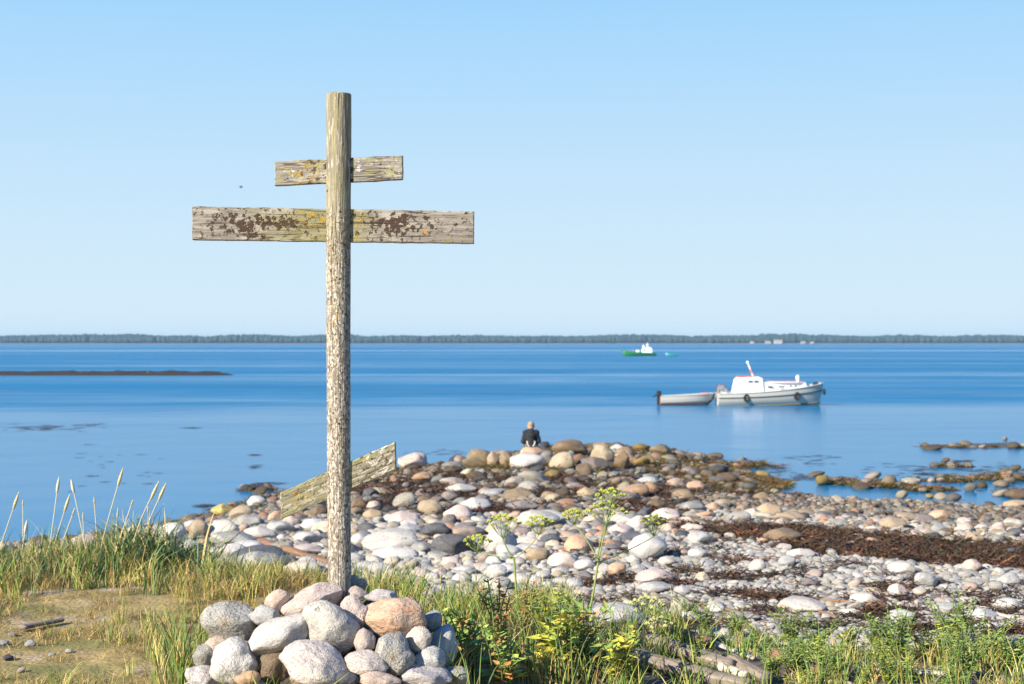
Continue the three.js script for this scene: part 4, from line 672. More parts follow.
// tall grass stalks with seed heads
{
  const straw = std({ color: rgb(0.55, 0.46, 0.24), roughness: 0.8 }), head = std({ color: rgb(0.62, 0.52, 0.27), roughness: 0.9, bumpMap: noiseBump, bumpScale: 0.01 }), pale = std({ color: rgb(0.55, 0.5, 0.36) });
  const spindle = (l, w) => { const pts = []; for (let i = 0; i <= 10; i++) { const t = i / 10; pts.push(new THREE.Vector2(Math.max(0.0006, w * Math.sin(Math.PI * Math.min(1, 0.08 + t * 0.92)) ** 0.6 * (1 - 0.35 * t) * (i % 2 ? 1.12 : 0.9)), t * l)); } return new THREE.LatheGeometry(pts, 7); };
  const stalks = [[19, 492, 0, 548, 0.15, 'seed head leaning right at the left edge'], [59, 477, 50, 545, 0.14, 'pale upright head, tallest of the left group'], [71, 479, 84, 540, 0.12, 'pale bent head crossing leftward'], [70, 494, 54, 545, 0.16, 'yellow head leaning right in left group'], [23, 500, 23, 540, 0.05, 'short thin one near left edge'], [27, 520, 22, 552, 0.12, 'low pale head near the left edge'], [123, 468, 104, 535, 0.16, 'tallest yellow head in the middle of the clump'], [94, 497, 97, 540, 0.06, 'thin straight one left of the tallest'], [159, 481, 137, 530, 0.17, 'thick yellow head, left of the twin pair'], [166, 483, 146, 530, 0.16, 'thick yellow head, right of the twin pair'], [118, 508, 116, 535, 0.1, 'short yellow one beside the tallest stalk'], [83, 512, 84, 545, 0.08, 'short one behind the bent stalk'], [75, 508, 62, 545, 0.07, 'thin leaning one among the left group'], [148, 506, 148, 540, 0.06, 'thin one below the twin pair'], [133, 500, 120, 540, 0.05, 'very thin one left of twin pair']];
  const r = rng(9);
  for (const [tx, ty, bx, by, hl, what] of stalks) {
    const d = 12.2 + 0.5 * (r() - 0.5), tip = at(tx, ty, d), low = at(bx, by, d), gx = low.x + (low.x - tip.x) * 0.4, base = new THREE.Vector3(gx, H(gx, d) - 0.03, -d), g = top(new THREE.Group(), 'grass_stalk');
    g.position.copy(base); const t = tip.clone().sub(base), l = low.clone().sub(base); l.y = Math.max(l.y, 0.1);
    const curve = new THREE.CatmullRomCurve3([new THREE.Vector3(), l, t]);
    mesh('stem', new THREE.TubeGeometry(curve, 14, 0.0042, 5), what.includes('pale') ? pale : straw, g);
    const dir = curve.getTangent(1), hd = mesh('seed_head', spindle(hl, hl > 0.1 ? 0.016 : 0.009), what.includes('pale') ? pale : head, g);
    hd.position.copy(t).addScaledVector(dir, -hl); hd.quaternion.setFromUnitVectors(new THREE.Vector3(0, 1, 0), dir);
    tag(g, `dry grass stalk against the water at left, ${what}`.split(' ').slice(0, 16).join(' '), 'grass stalk', 'tall seeding grass stalks');
  }
}
// umbel flowers
{
  const green = std({ color: rgb(0.21, 0.27, 0.07), roughness: 0.7 }), flower = std({ color: rgb(0.33, 0.36, 0.05), roughness: 0.8 }), pale = std({ color: rgb(0.40, 0.40, 0.14), roughness: 0.8 });
  const dot = new THREE.IcosahedronGeometry(1, 0), r = rng(33);
  function umbel(px, py, d, w, h, origin, parent, mat) { // rays from one point, each with a knot of florets
    const c = at(px, py, d).sub(origin), R = w * d / F / 2, foot = at(px, py + h * 0.9, d).sub(origin), rays = [], knots = [], n = 15;
    for (let i = 0; i < n; i++) {
      const a = i * 2.4, q = Math.sqrt((i + 0.4) / n), tip = new THREE.Vector3(c.x + R * q * Math.cos(a), c.y + R * 0.5 * (1 - q * q) + 0.012 * (r() - 0.5), c.z + R * q * Math.sin(a) * 0.9);
      rays.push(new THREE.TubeGeometry(new THREE.QuadraticBezierCurve3(foot, foot.clone().lerp(tip, 0.5).add(new THREE.Vector3(0.15 * (tip.x - c.x), -0.01, 0)), tip), 4, 0.0017, 4));
      for (let k = 0; k < 13; k++) { const s = 0.0045 + 0.003 * r(), b = k * 2.4, e = 0.0135 * Math.sqrt(k / 13); knots.push(dot.clone().scale(s, s, s).translate(tip.x + e * Math.cos(b), tip.y + 0.011 * (1 - k / 13) - 0.006 * r(), tip.z + e * Math.sin(b))); }
    }
    const u = mesh('umbel', mergeGeometries(rays), green, parent); mesh('florets', mergeGeometries(knots), mat, u);
    return foot;
  }
  function plant(d, base, fork, heads, label, mat, thick = 0.0075) {
    const x = (base[0] - 512) * d / F, o = new THREE.Vector3(x, H(x, d), -d), g = top(new THREE.Group(), 'umbel_flower'); g.position.copy(o);
    const fk = at(fork[0], fork[1], d).sub(o);
    const side = new THREE.Vector3(fk.x * 0.6, fk.y * 0.5, 0.01);
    mesh('stem', new THREE.TubeGeometry(new THREE.CatmullRomCurve3([new THREE.Vector3(0, -0.03, 0), side, fk]), 16, thick, 7), green, g);
    heads.forEach(([px, py, w, h, bend, dz], i) => {
      const dd = d + (dz ?? 0), foot = umbel(px, py, dd, w, h, o, g, mat), mid = fk.clone().lerp(foot, 0.5); mid.x += bend * d / F;
      mesh('branch', new THREE.TubeGeometry(new THREE.QuadraticBezierCurve3(fk, mid, foot), 12, thick * (i ? 0.5 : 0.72), 6), green, g);
    });
    const lv = bush(Math.round(base[0]), 0.05, 0.08, 6, 0.07, [[0.2, 0.28, 0.05]], 3); const lf = mesh('leaf', lv.foliage, leafMat, g); lf.position.copy(fk).add(new THREE.Vector3(0, -0.02, 0));
    tag(g, label, 'flower', 'yellow green umbel flowers');
  }
  plant(9.9, [520, 645], [514, 559], [[503, 524, 36, 16, -3], [477, 543, 30, 10, -3, 0.15], [539, 524, 30, 12, 4, -0.1]], 'yellow green umbel flower with three heads, the left plant', flower);
  plant(9.7, [584, 640], [598, 563], [[610, 497, 32, 12, 0], [606, 514, 46, 12, -4, -0.1], [574, 516, 26, 9, 6, 0.15], [654, 523, 28, 15, 6, 0.3]], 'tallest yellow green umbel flower with four heads, the right plant', flower);
  plant(8.9, [600, 684], [622, 650], [[646, 607, 40, 14, 2], [660, 626, 32, 10, 4, 0.1]], 'faded yellow umbel flower before the big grey stone', pale, 0.006);
}
console.log('plants done');

// ---------------------------------------------------------------- driftwood
{
  const greyW = wood(96, 512, [[146, 132, 118], [100, 88, 76], [160, 148, 136]], { seed: 31, across: 1, along: 6, flake: 0.2, round: true, aspect: 0.3 }), brownW = wood(96, 512, [[150, 114, 84], [104, 76, 54], [164, 134, 106]], { seed: 37, across: 1, along: 6, flake: 0.15, round: true, aspect: 0.3 }), paleW = wood(96, 512, [[206, 192, 172], [176, 160, 140], [212, 204, 190]], { seed: 41, across: 1, along: 6, flake: 0, round: true, aspect: 0.3 });
  function log(a, b, r0, r1, seed, flat = 1, sag = 0) {
    const n = 26, m = 12, pos = [], uv = [], idx = [], dir = b.clone().sub(a), L = dir.length(), side = new THREE.Vector3(-dir.z, 0, dir.x).normalize(), up = side.clone().cross(dir).normalize(); if (up.y < 0) up.negate();
    for (let j = -1; j <= n + 1; j++) for (let i = 0; i <= m; i++) {
      const t = clamp(j / n, 0, 1), an = i / m * 6.28318, ca = Math.cos(an), sa = Math.sin(an), end = j < 0 || j > n ? 0 : 1, q = lerp(r0, r1, t) * (1 + 0.5 * fbm(ca + seed, t * L * 3, sa, 3) + 0.1 * noise(ca * 3, t * 9 + seed, sa * 3)) * end;
      const off = 0.05 * L * fbm(t * 2.4, seed, 1, 2) + sag * Math.sin(t * Math.PI), p = a.clone().addScaledVector(dir, t + (end ? 0.02 * noise(ca * 2 + seed, sa * 2, t) * (r0 * 6 / L) : 0)).addScaledVector(side, ca * q + off * 0.6).addScaledVector(up, sa * q * flat + off * 0.4);
      pos.push(p.x - a.x, p.y - a.y, p.z - a.z); uv.push(i / m, t * L * 0.5);
    }
    for (let j = 0; j < n + 2; j++) for (let i = 0; i < m; i++) { const q = j * (m + 1) + i; idx.push(q, q + 1, q + m + 1, q + 1, q + m + 2, q + m + 1); }
    const g = new THREE.BufferGeometry(); g.setAttribute('position', new THREE.Float32BufferAttribute(pos, 3)); g.setAttribute('uv', new THREE.Float32BufferAttribute(uv, 2)); g.setIndex(idx); g.computeVertexNormals(); return g;
  }
  const L = [ // ends in the picture, radii in pixels, material, flatness, name
    [649, 640, 733, 667, 9, 8, greyW, 0.9, 'driftwood_log', 'grey driftwood log, middle of the lower right pile'],
    [634, 657, 752, 688, 10, 8, greyW, 0.95, 'driftwood_log', 'longest grey brown driftwood log, lowest of the pile'],
    [709, 641, 754, 658, 4, 3, paleW, 0.6, 'driftwood_stick', 'thin pale driftwood stick on top of the pile'],
    [655, 628, 714, 643, 8, 6, brownW, 0.9, 'driftwood_log', 'brown driftwood log at the top of the pile'],
    [731, 660, 768, 679, 8, 7, greyW, 0.9, 'driftwood_log', 'short stubby grey driftwood block right of the pile'],
    [720, 666, 748, 676, 6, 5, paleW, 0.8, 'driftwood_log', 'short pale driftwood piece wedged in the pile'],
    [772, 654, 824, 672, 8, 6, brownW, 0.8, 'driftwood_log', 'brown driftwood log among green plants right of the pile'],
    [262, 542, 332, 563, 6, 5, brownW, 0.6, 'driftwood_log', 'reddish brown driftwood among stones left of the post'],
    [513, 547, 604, 553, 3.2, 2.6, brownW, 0.7, 'driftwood_log', 'long thin brown driftwood lying behind the umbel flowers'],
    [762, 597, 888, 605, 2, 1.6, brownW, 1, 'driftwood_stick', 'long thin horizontal stick on the white cobbles'],
    [860, 580, 920, 618, 1.6, 1.8, brownW, 1, 'driftwood_stick', 'thin slanting stick on the white cobbles at right'],
    [836, 606, 870, 599, 1.6, 1.4, paleW, 1, 'driftwood_stick', 'short pale stick beside the long thin one'],
    [968, 628, 1030, 640, 3, 3, greyW, 0.6, 'driftwood_plank', 'grey driftwood plank at the right edge, the upper one'],
    [975, 639, 1035, 648, 3, 3, greyW, 0.6, 'driftwood_plank', 'grey driftwood plank at the right edge, the lower one'],
    [874, 670, 950, 674, 4, 4, paleW, 0.6, 'driftwood_plank', 'pale driftwood plank among plants at bottom right'],
    [700, 610, 800, 616, 2.4, 2, greyW, 0.7, 'driftwood_stick', 'long grey stick where cobbles meet the green plants'],
    [680, 602, 740, 612, 4, 3, brownW, 0.6, 'driftwood_stick', 'brown weathered stick in the weed above the pile'],
    [840, 662, 880, 650, 3, 2.4, greyW, 0.8, 'driftwood_stick', 'grey stick half hidden by plants at bottom right'],
    [902, 654, 962, 663, 2.2, 1.8, paleW, 0.8, 'driftwood_stick', 'thin pale stick leaning through plants at lower right'],
    [790, 675, 852, 684, 3.5, 3, paleW, 0.7, 'driftwood_stick', 'thick pale stick at the bottom edge right of pile'],
    [690, 666, 718, 688, 3, 2.4, brownW, 0.9, 'driftwood_stick', 'short brown stick lying across the lowest log'],
    [930, 667, 1004, 677, 3, 2.2, greyW, 0.7, 'driftwood_stick', 'long grey stick near the bottom right corner'],
    [812, 609, 848, 622, 1.8, 1.5, brownW, 1, 'driftwood_stick', 'short brown twig below the long thin horizontal stick'],
    [985, 611, 1028, 622, 2.4, 2, paleW, 0.8, 'driftwood_stick', 'pale stick on cobbles at the right edge'],
    [22, 627, 62, 620, 5, 4, greyW, 0.5, 'driftwood_plank', 'flat grey weathered board in the turf at left'],
    [640, 596, 700, 600, 3.5, 3, greyW, 0.6, 'driftwood_stick', 'grey stick beside the big pale stone'],
  ];
  L.forEach(([ax, ay, bx, by, r0, r1, m, flat, name, label], i) => {
    const da = hit(ax, Math.min(ay + r0, 740), 7.4) ?? 9, db = hit(bx, Math.min(by + r1, 740), 7.4) ?? 9, fix = (px, py, d, r) => { const p = at(px, py, d); p.y = Math.max(p.y, H(p.x, d) + r * d / F * 0.4); return p; };
    const a = fix(ax, ay, da, r0), b = fix(bx, by, db, r1), o = mesh(name, log(a, b, r0 * da / F, r1 * db / F, i * 3.1 + 1, flat, r0 < 2.1 ? 0.04 : 0), m); o.position.copy(a);
    tag(o, label, 'driftwood', 'driftwood on the beach edge');
  });
  // small stones lying in the turf on the left
  const r = rng(70);
  [[4, 645, 12, 'white'], [8, 660, 14, 'dark'], [30, 646, 14, 'grey'], [12, 636, 9, 'granite'], [109, 635, 10, 'white'], [69, 653, 9, 'white'], [196, 672, 12, 'grey'], [22, 672, 10, 'pink'], [52, 656, 8, 'grey'], [140, 615, 8, 'tan']].forEach(([px, py, w, kind], i, all) => {
    const d = hit(px, py, 7.5) ?? 8.2, x = (px - 512) * d / F, k = w * d / F, o = new THREE.Mesh(STONES[i + 2], KIND[kind].mats[0]); o.position.set(x, H(x, d) + k * 0.16, -d); o.scale.set(k / 2, k * 0.28, k * 0.4); o.rotation.y = r() * 6; o.castShadow = o.receiveShadow = true;
    const rank = all.slice().sort((a, b) => a[0] - b[0]).findIndex((q) => q[0] === px);
    tag(top(o, 'turf_stone'), `${KIND[kind].w} stone in the trodden turf at left, ${['first', 'second', 'third', 'fourth', 'fifth', 'sixth', 'seventh', 'eighth', 'ninth', 'tenth'][rank]} from left edge`, 'stone', 'small stones in the turf');
  });
}

// ---------------------------------------------------------------- boats
function hullGeo(L, B, sheer, { rake = 0.12, draft = 0.4, stern = 0.8, fine = 2.2, flare = 0.25 } = {}, n = 36, m = 10) {
  const pos = [], idx = [], half = (t) => (B / 2) * (t < 0.4 ? lerp(stern, 1, Math.sin(t / 0.4 * Math.PI / 2)) : Math.pow(Math.max(0, 1 - Math.pow((t - 0.4) / 0.6, fine)), 0.75));
  const P = (t, k, s) => { const top = sheer(t), y = lerp(top, -draft, k), q = 1 - flare * k - (1 - flare) * Math.pow(k, 3.2); return [t * L - rake * L * k * Math.pow(t, 5), y, s * half(t) * q]; };
  for (const s of [-1, 1]) { const b = pos.length / 3; for (let i = 0; i <= n; i++) for (let j = 0; j <= m; j++) pos.push(...P(i / n, j / m, s)); for (let i = 0; i < n; i++) for (let j = 0; j < m; j++) { const a = b + i * (m + 1) + j; s > 0 ? idx.push(a, a + m + 1, a + 1, a + 1, a + m + 1, a + m + 2) : idx.push(a, a + 1, a + m + 1, a + 1, a + m + 2, a + m + 1); } }
  const g = new THREE.BufferGeometry(); g.setAttribute('position', new THREE.Float32BufferAttribute(pos, 3)); g.setIndex(idx); g.computeVertexNormals();
  const tp = [], ti = []; for (let j = 0; j <= m; j++) tp.push(...P(0, j / m, -1), ...P(0, j / m, 1)); for (let j = 0; j < m; j++) ti.push(j * 2, j * 2 + 1, j * 2 + 2, j * 2 + 1, j * 2 + 3, j * 2 + 2);
  const tr = new THREE.BufferGeometry(); tr.setAttribute('position', new THREE.Float32BufferAttribute(tp, 3)); tr.setIndex(ti); tr.computeVertexNormals();
  const deck = (drop) => { const dp = [], di = []; for (let i = 0; i <= n; i++) { const t = i / n, h = half(t) * (1 - flare * drop / (sheer(t) + draft)) * 0.985, y = sheer(t) - drop; dp.push(t * L * 0.995, y, -h, t * L * 0.995, y, h); } for (let i = 0; i < n; i++) di.push(i * 2, i * 2 + 1, i * 2 + 2, i * 2 + 1, i * 2 + 3, i * 2 + 2); const q = new THREE.BufferGeometry(); q.setAttribute('position', new THREE.Float32BufferAttribute(dp, 3)); q.setIndex(di); q.computeVertexNormals(); return q; };
  const line = (k, s, rad) => { const c = []; for (let i = 0; i <= 24; i++) { const p = P(i / 24, k, s); c.push(new THREE.Vector3(p[0], p[1], p[2] + s * 0.012)); } return new THREE.TubeGeometry(new THREE.CatmullRomCurve3(c), 48, rad, 6); };
  return { side: g, transom: tr, deck, line, P, half };
}
const loft = (pts, z0, z1, k) => { // side profile (x, y) given width; sides lean in by k at the top
  const sh = new THREE.Shape(pts.map(([x, y]) => new THREE.Vector2(x, y))), g = new THREE.ExtrudeGeometry(sh, { depth: z1 - z0, bevelEnabled: true, bevelThickness: 0.04, bevelSize: 0.03, bevelSegments: 2 }); g.translate(0, 0, z0);
  const p = g.attributes.position, y0 = Math.min(...pts.map((q) => q[1])); for (let i = 0; i < p.count; i++) p.setZ(i, p.getZ(i) * (1 - k * (p.getY(i) - y0))); g.computeVertexNormals(); return g;
};
const M = { white: std({ color: rgb(0.84, 0.84, 0.83), roughness: 0.45 }), hull: std({ color: rgb(0.60, 0.58, 0.53), roughness: 0.6, map: noiseTex }), grime: std({ color: rgb(0.16, 0.15, 0.10), roughness: 0.8 }), black: std({ color: rgb(0.014, 0.014, 0.015), roughness: 0.7 }), glass: std({ color: rgb(0.05, 0.09, 0.11), roughness: 0.08 }), red: std({ color: rgb(0.62, 0.13, 0.06), roughness: 0.6 }), orange: std({ color: rgb(0.78, 0.20, 0.10), roughness: 0.6 }), maroon: std({ color: rgb(0.16, 0.03, 0.022), roughness: 0.6 }), deck: std({ color: rgb(0.45, 0.42, 0.36) }), steel: std({ color: rgb(0.35, 0.34, 0.33), metalness: 0.5, roughness: 0.5 }), green: std({ color: rgb(0.012, 0.16, 0.05), roughness: 0.5 }), teal: std({ color: rgb(0.03, 0.36, 0.28), roughness: 0.5 }), rope: std({ color: rgb(0.3, 0.26, 0.2) }) };
const tube = (pts, r, s = 12) => new THREE.TubeGeometry(new THREE.CatmullRomCurve3(pts.map((p) => new THREE.Vector3(...p))), s, r, 6);
{ // motor launch, bow to the right
  const d = 90.3, U = d / F, b = top(new THREE.Group(), 'motor_launch'), X = (z) => (z - 60) / 8.53 * U, Y = (z) => (430 - z) / 8.53 * U;
  b.position.copy(at(717, 405.6, d)); b.position.y = 0;
  const L = X(968), sheer = (t) => lerp(0.74, 0.92, t) + 0.46 * Math.pow(t, 2.4), h = hullGeo(L, 2.3, sheer, { rake: 0.05, draft: 0.35, stern: 0.78, fine: 2.6, flare: 0.14 });
  tag(b, 'white cabin motor launch with grey hull anchored in the bay', 'boat');
  const hl = mesh('hull', h.side, M.hull, b); mesh('transom', h.transom, M.hull, hl); for (const s of [-1, 1]) mesh('rubbing_strake', h.line(0.26, s, 0.032), M.black, hl); for (const s of [-1, 1]) mesh('gunwale', h.line(0.0, s, 0.04), M.hull, hl);
  for (const s of [-1, 1]) mesh('waterline_growth', h.line(0.70, s, 0.05), M.grime, hl);
  mesh('deck', h.deck(0.1), M.deck, b);
  const cab = mesh('wheelhouse', loft([[X(196), 0.6], [X(224), Y(212)], [X(245), Y(198)], [X(400), Y(192)], [X(428), Y(205)], [X(440), 0.6]], -0.82, 0.82, 0.1), M.white, b);
  mesh('roof_edge', new RoundedBoxGeometry(X(372) - X(236), 0.05, 1.5, 2, 0.02).translate((X(236) + X(372)) / 2, Y(188), 0), M.red, cab);
  for (const s of [-1, 1]) { for (const [a, c] of [[308, 352], [358, 402]]) { const w = mesh('window', new RoundedBoxGeometry(X(c) - X(a), 0.17, 0.05, 2, 0.02), M.glass, cab); w.position.set((X(a) + X(c)) / 2, Y(229), s * 0.765); w.rotation.x = -s * 0.07; } }
  for (const s of [-1, 1]) mesh('door_seam', new THREE.BoxGeometry(0.02, 0.75, 0.02).translate(X(246), 1.1, s * 0.83), M.steel, cab);
  const tg = loft([[X(430), 0.6], [X(430), Y(243)], [X(520), Y(236)], [X(640), Y(236)], [X(720), Y(236)], [X(800), Y(236)], [X(832), Y(290)], [X(834), 0.7]], -0.72, 0.72, 0.12), tp = tg.attributes.position;
  for (let i = 0; i < tp.count; i++) tp.setZ(i, tp.getZ(i) * lerp(1, 0.42, ss(X(700), X(850), tp.getX(i))));   // the cabin narrows with the bow
  tg.computeVertexNormals();
  const tr = mesh('trunk_cabin', tg, M.white, b);
  for (const s of [-1, 1]) for (const [a, c] of [[474, 520], [565, 620]]) mesh('window', new RoundedBoxGeometry(X(c) - X(a), 0.1, 0.05, 2, 0.02).translate((X(a) + X(c)) / 2, Y(272), s * 0.72), M.glass, tr);
  for (const s of [-1, 1]) for (const xx of [671, 712]) mesh('porthole', new THREE.CylinderGeometry(0.065, 0.065, 0.05, 14).rotateX(Math.PI / 2).translate(X(xx), Y(268), s * 0.72), M.glass, tr);
  const rail = []; for (const s of [-1, 1]) rail.push(tube([[X(440), Y(240), s * 0.6], [X(610), Y(228), s * 0.62], [X(800), Y(232), s * 0.6]], 0.012)); mesh('handrail', mergeGeometries(rail), M.red, tr);
  const mast = mesh('mast', tube([[X(372), Y(196), 0], [X(346), Y(130), 0], [X(322), Y(70), 0]], 0.05), M.white, b); mesh('orange_band', tube([[X(358), Y(160), 0], [X(350), Y(140), 0], [X(344), Y(124), 0]], 0.062), M.orange, mast); mesh('lamp', new THREE.SphereGeometry(0.09, 10, 8).translate(X(321), Y(66), 0), M.white, mast);
  mesh('stay', tube([[X(372), Y(196), 0.1], [X(440), Y(206), 0.1], [X(560), Y(232), 0.1]], 0.012), M.red, b);
  const vp = []; for (const [r, y] of [[0.1, 238], [0.085, 224], [0.07, 210], [0.13, 204], [0.13, 192], [0.07, 184], [0.06, 176], [0.001, 172]]) vp.push(new THREE.Vector2(r, Y(y))); mesh('ventilator', new THREE.LatheGeometry(vp, 14).translate(X(748), 0, 0), M.white, tr);
  for (const [xx, yy] of [[290, 365], [718, 350]]) { const t = (X(xx)) / L, zz = h.P(t, 0.45, 1)[2], f = mesh('tyre_fender', new THREE.TorusGeometry(0.17, 0.075, 10, 22).scale(0.85, 1.1, 1).translate(X(xx), Y(yy), zz + 0.09), M.black, b); mesh('fender_rope', tube([[X(xx), Y(yy) + 0.2, zz + 0.1], [X(xx), sheer(t), zz + 0.06]], 0.015, 2), M.rope, f); }
  mesh('bow_fender', new THREE.TorusGeometry(0.13, 0.07, 10, 18).rotateY(Math.PI / 2).translate(L + 0.05, Y(318), 0), M.black, b);
  mesh('rope_coil', mergeGeometries([0, 1, 2].map((i) => new THREE.TorusGeometry(0.2 - i * 0.045, 0.05, 8, 18).rotateX(Math.PI / 2 + 0.1 * i).translate(X(905), Y(262) + i * 0.07, 0))), M.black, b);
  mesh('hatch', new RoundedBoxGeometry(0.4, 0.16, 0.5, 2, 0.03).translate(X(860), Y(280), 0), M.maroon, b);
  mesh('bow_rail', mergeGeometries([tube([[X(895), Y(262), 0.4], [X(930), Y(240), 0.25], [X(964), Y(240), 0]], 0.018), tube([[X(895), Y(262), -0.4], [X(930), Y(240), -0.25], [X(964), Y(240), 0]], 0.018), tube([[X(960), Y(275), 0], [X(964), Y(240), 0]], 0.02, 2)]), M.hull, b);
  mesh('outboard_motor', mergeGeometries([new RoundedBoxGeometry(0.34, 0.36, 0.3, 2, 0.06).translate(X(95), Y(280), 0.2), new RoundedBoxGeometry(0.14, 0.7, 0.14, 2, 0.03).translate(X(70), Y(320), 0.2)]), M.steel, b);
  mesh('stern_rail', mergeGeometries([tube([[X(70), Y(340), 0.6], [X(70), Y(262), 0.6], [X(110), Y(258), 0.6], [X(136), Y(300), 0.6], [X(138), Y(335), 0.6]], 0.022), tube([[X(70), Y(340), -0.6], [X(70), Y(268), -0.6], [X(110), Y(262), -0.6], [X(138), Y(335), -0.6]], 0.022)]), M.maroon, b);
  mesh('gear_box', new RoundedBoxGeometry(0.35, 0.3, 0.5, 2, 0.03).translate(X(125), Y(310), -0.1), M.white, b);
  // skiff towed astern
  const k = top(new THREE.Group(), 'towed_skiff'); k.position.copy(at(659.5, 405.6, d)); k.position.y = 0;
  const SX = (z) => (z - 100) / 5.12 * U, SL = SX(384), ss2 = (t) => 0.56 + 0.1 * t + 0.1 * t * t, sk = hullGeo(SL, 1.35, ss2, { rake: 0.2, draft: 0.18, stern: 0.85, fine: 2.2, flare: 0.12 }, 26, 8);
  tag(k, 'small open grey skiff with outboard towed behind the launch', 'boat');
  const kh = mesh('hull', sk.side, M.hull, k); mesh('transom', sk.transom, M.maroon, kh); for (const s of [-1, 1]) mesh('gunwale', sk.line(0, s, 0.028), M.hull, kh); for (const s of [-1, 1]) mesh('chine', sk.line(0.66, s, 0.035), M.maroon, kh);
  mesh('floor', sk.deck(0.4), M.deck, k); for (const t of [0.25, 0.55]) mesh('thwart', new THREE.BoxGeometry(0.25, 0.04, 1.15).translate(t * SL, 0.42, 0), M.deck, k);
  mesh('stem_band', tube([[SL * 0.995, ss2(1), 0], [SL * 0.96, 0.4, 0], [SL * 0.84, 0.0, 0]], 0.07), M.maroon, kh);
  const om = mesh('outboard_motor', new RoundedBoxGeometry(0.3, 0.36, 0.24, 3, 0.07).translate(-0.04, 0.72, 0), M.black, k); mesh('motor_leg', new RoundedBoxGeometry(0.12, 0.8, 0.12, 2, 0.03).translate(-0.1, 0.2, 0), M.black, om); mesh('tiller', tube([[-0.1, 0.66, 0], [-0.3, 0.6, 0.04], [-0.42, 0.5, 0.05]], 0.04), M.black, om);
  mesh('life_jacket', new RoundedBoxGeometry(0.5, 0.2, 0.5, 3, 0.08).translate(SX(335), 0.68, 0), M.orange, k);
  const rp = mesh('tow_rope', tube([[SL, ss2(1) - 0.02, 0], [SL + 0.15, 0.58, 0], [at(717, 405, d).x - k.position.x + 0.02, 0.7, 0]], 0.02), M.rope); rp.position.copy(k.position); tag(rp, 'short rope between the skiff bow and the launch stern', 'rope');
}
{ // green fishing vessel far out, bow to the left
  const d = 406, U = d / F, b = top(new THREE.Group(), 'fishing_vessel'), K = U / 12.8; b.position.copy(at(656, 356, d)); b.position.y = 0; b.rotation.y = Math.PI;
  const X = (z) => (588 - z) * K, Y = (z) => (258 - z) * K, L = X(150), sheer = (t) => 0.95 + 0.12 * t + 0.75 * Math.pow(t, 3), h = hullGeo(L, 2.6, sheer, { rake: 0.06, draft: 0.4, stern: 0.8 });
  tag(b, 'green fishing vessel with white wheelhouse far out on the water', 'boat');
  mesh('hull', h.side, M.green, b); mesh('transom', h.transom, M.green, b); mesh('deck', h.deck(0.08), M.deck, b);
  const w = mesh('wheelhouse', loft([[X(538), 0.4], [X(530), Y(160)], [X(505), Y(148)], [X(420), Y(148)], [X(408), Y(180)], [X(406), 0.4]], -0.9, 0.9, 0.06), M.white, b);
  for (const s of [-1, 1]) mesh('window', new THREE.BoxGeometry(X(416) - X(446), 0.4, 0.04).translate(X(431), Y(184), s * 0.92), M.green, w);
  mesh('funnel', new THREE.CylinderGeometry(0.25, 0.3, 0.9, 12).translate(X(430), Y(138), 0), M.white, w); const mt = mesh('mast', tube([[X(480), Y(150), 0], [X(480), Y(120), 0], [X(478), Y(88), 0]], 0.13), M.white, w); mesh('radar', new RoundedBoxGeometry(0.9, 0.16, 0.3, 2, 0.05).translate(X(480), Y(120), 0), M.white, mt);
  mesh('hatch_box', new RoundedBoxGeometry(0.9, 0.75, 1.0, 2, 0.1).translate(X(352), Y(198), 0), M.white, b); mesh('orange_crate', new RoundedBoxGeometry(0.35, 0.4, 0.5, 2, 0.05).translate(X(372), Y(206), 0), M.orange, b);
  mesh('bow_winch', new RoundedBoxGeometry(0.7, 0.5, 0.7, 2, 0.1).translate(X(188), 1.2, 0), M.deck, b); mesh('foremast', tube([[X(288), 0.4, 0], [X(290), 1.6, 0], [X(290), 2.2, 0]], 0.05), M.steel, b);
  const t = top(new THREE.Group(), 'green_skiff'); t.position.copy(at(678, 356, d)); t.position.y = 0; t.rotation.y = Math.PI;
  const TL = 13 * U, q = hullGeo(TL, 1.3, (s) => 0.5 + 0.25 * s * s, { rake: 0.15, draft: 0.2 }, 20, 6); tag(t, 'small teal green skiff trailing behind the green vessel', 'boat');
  mesh('hull', q.side, M.teal, t); mesh('transom', q.transom, M.teal, t); mesh('floor', q.deck(0.25), M.teal, t); mesh('bow_cover', new RoundedBoxGeometry(0.6, 0.3, 0.6, 2, 0.08).translate(TL * 0.86, 0.62, 0), M.white, t);
}
console.log('boats done');

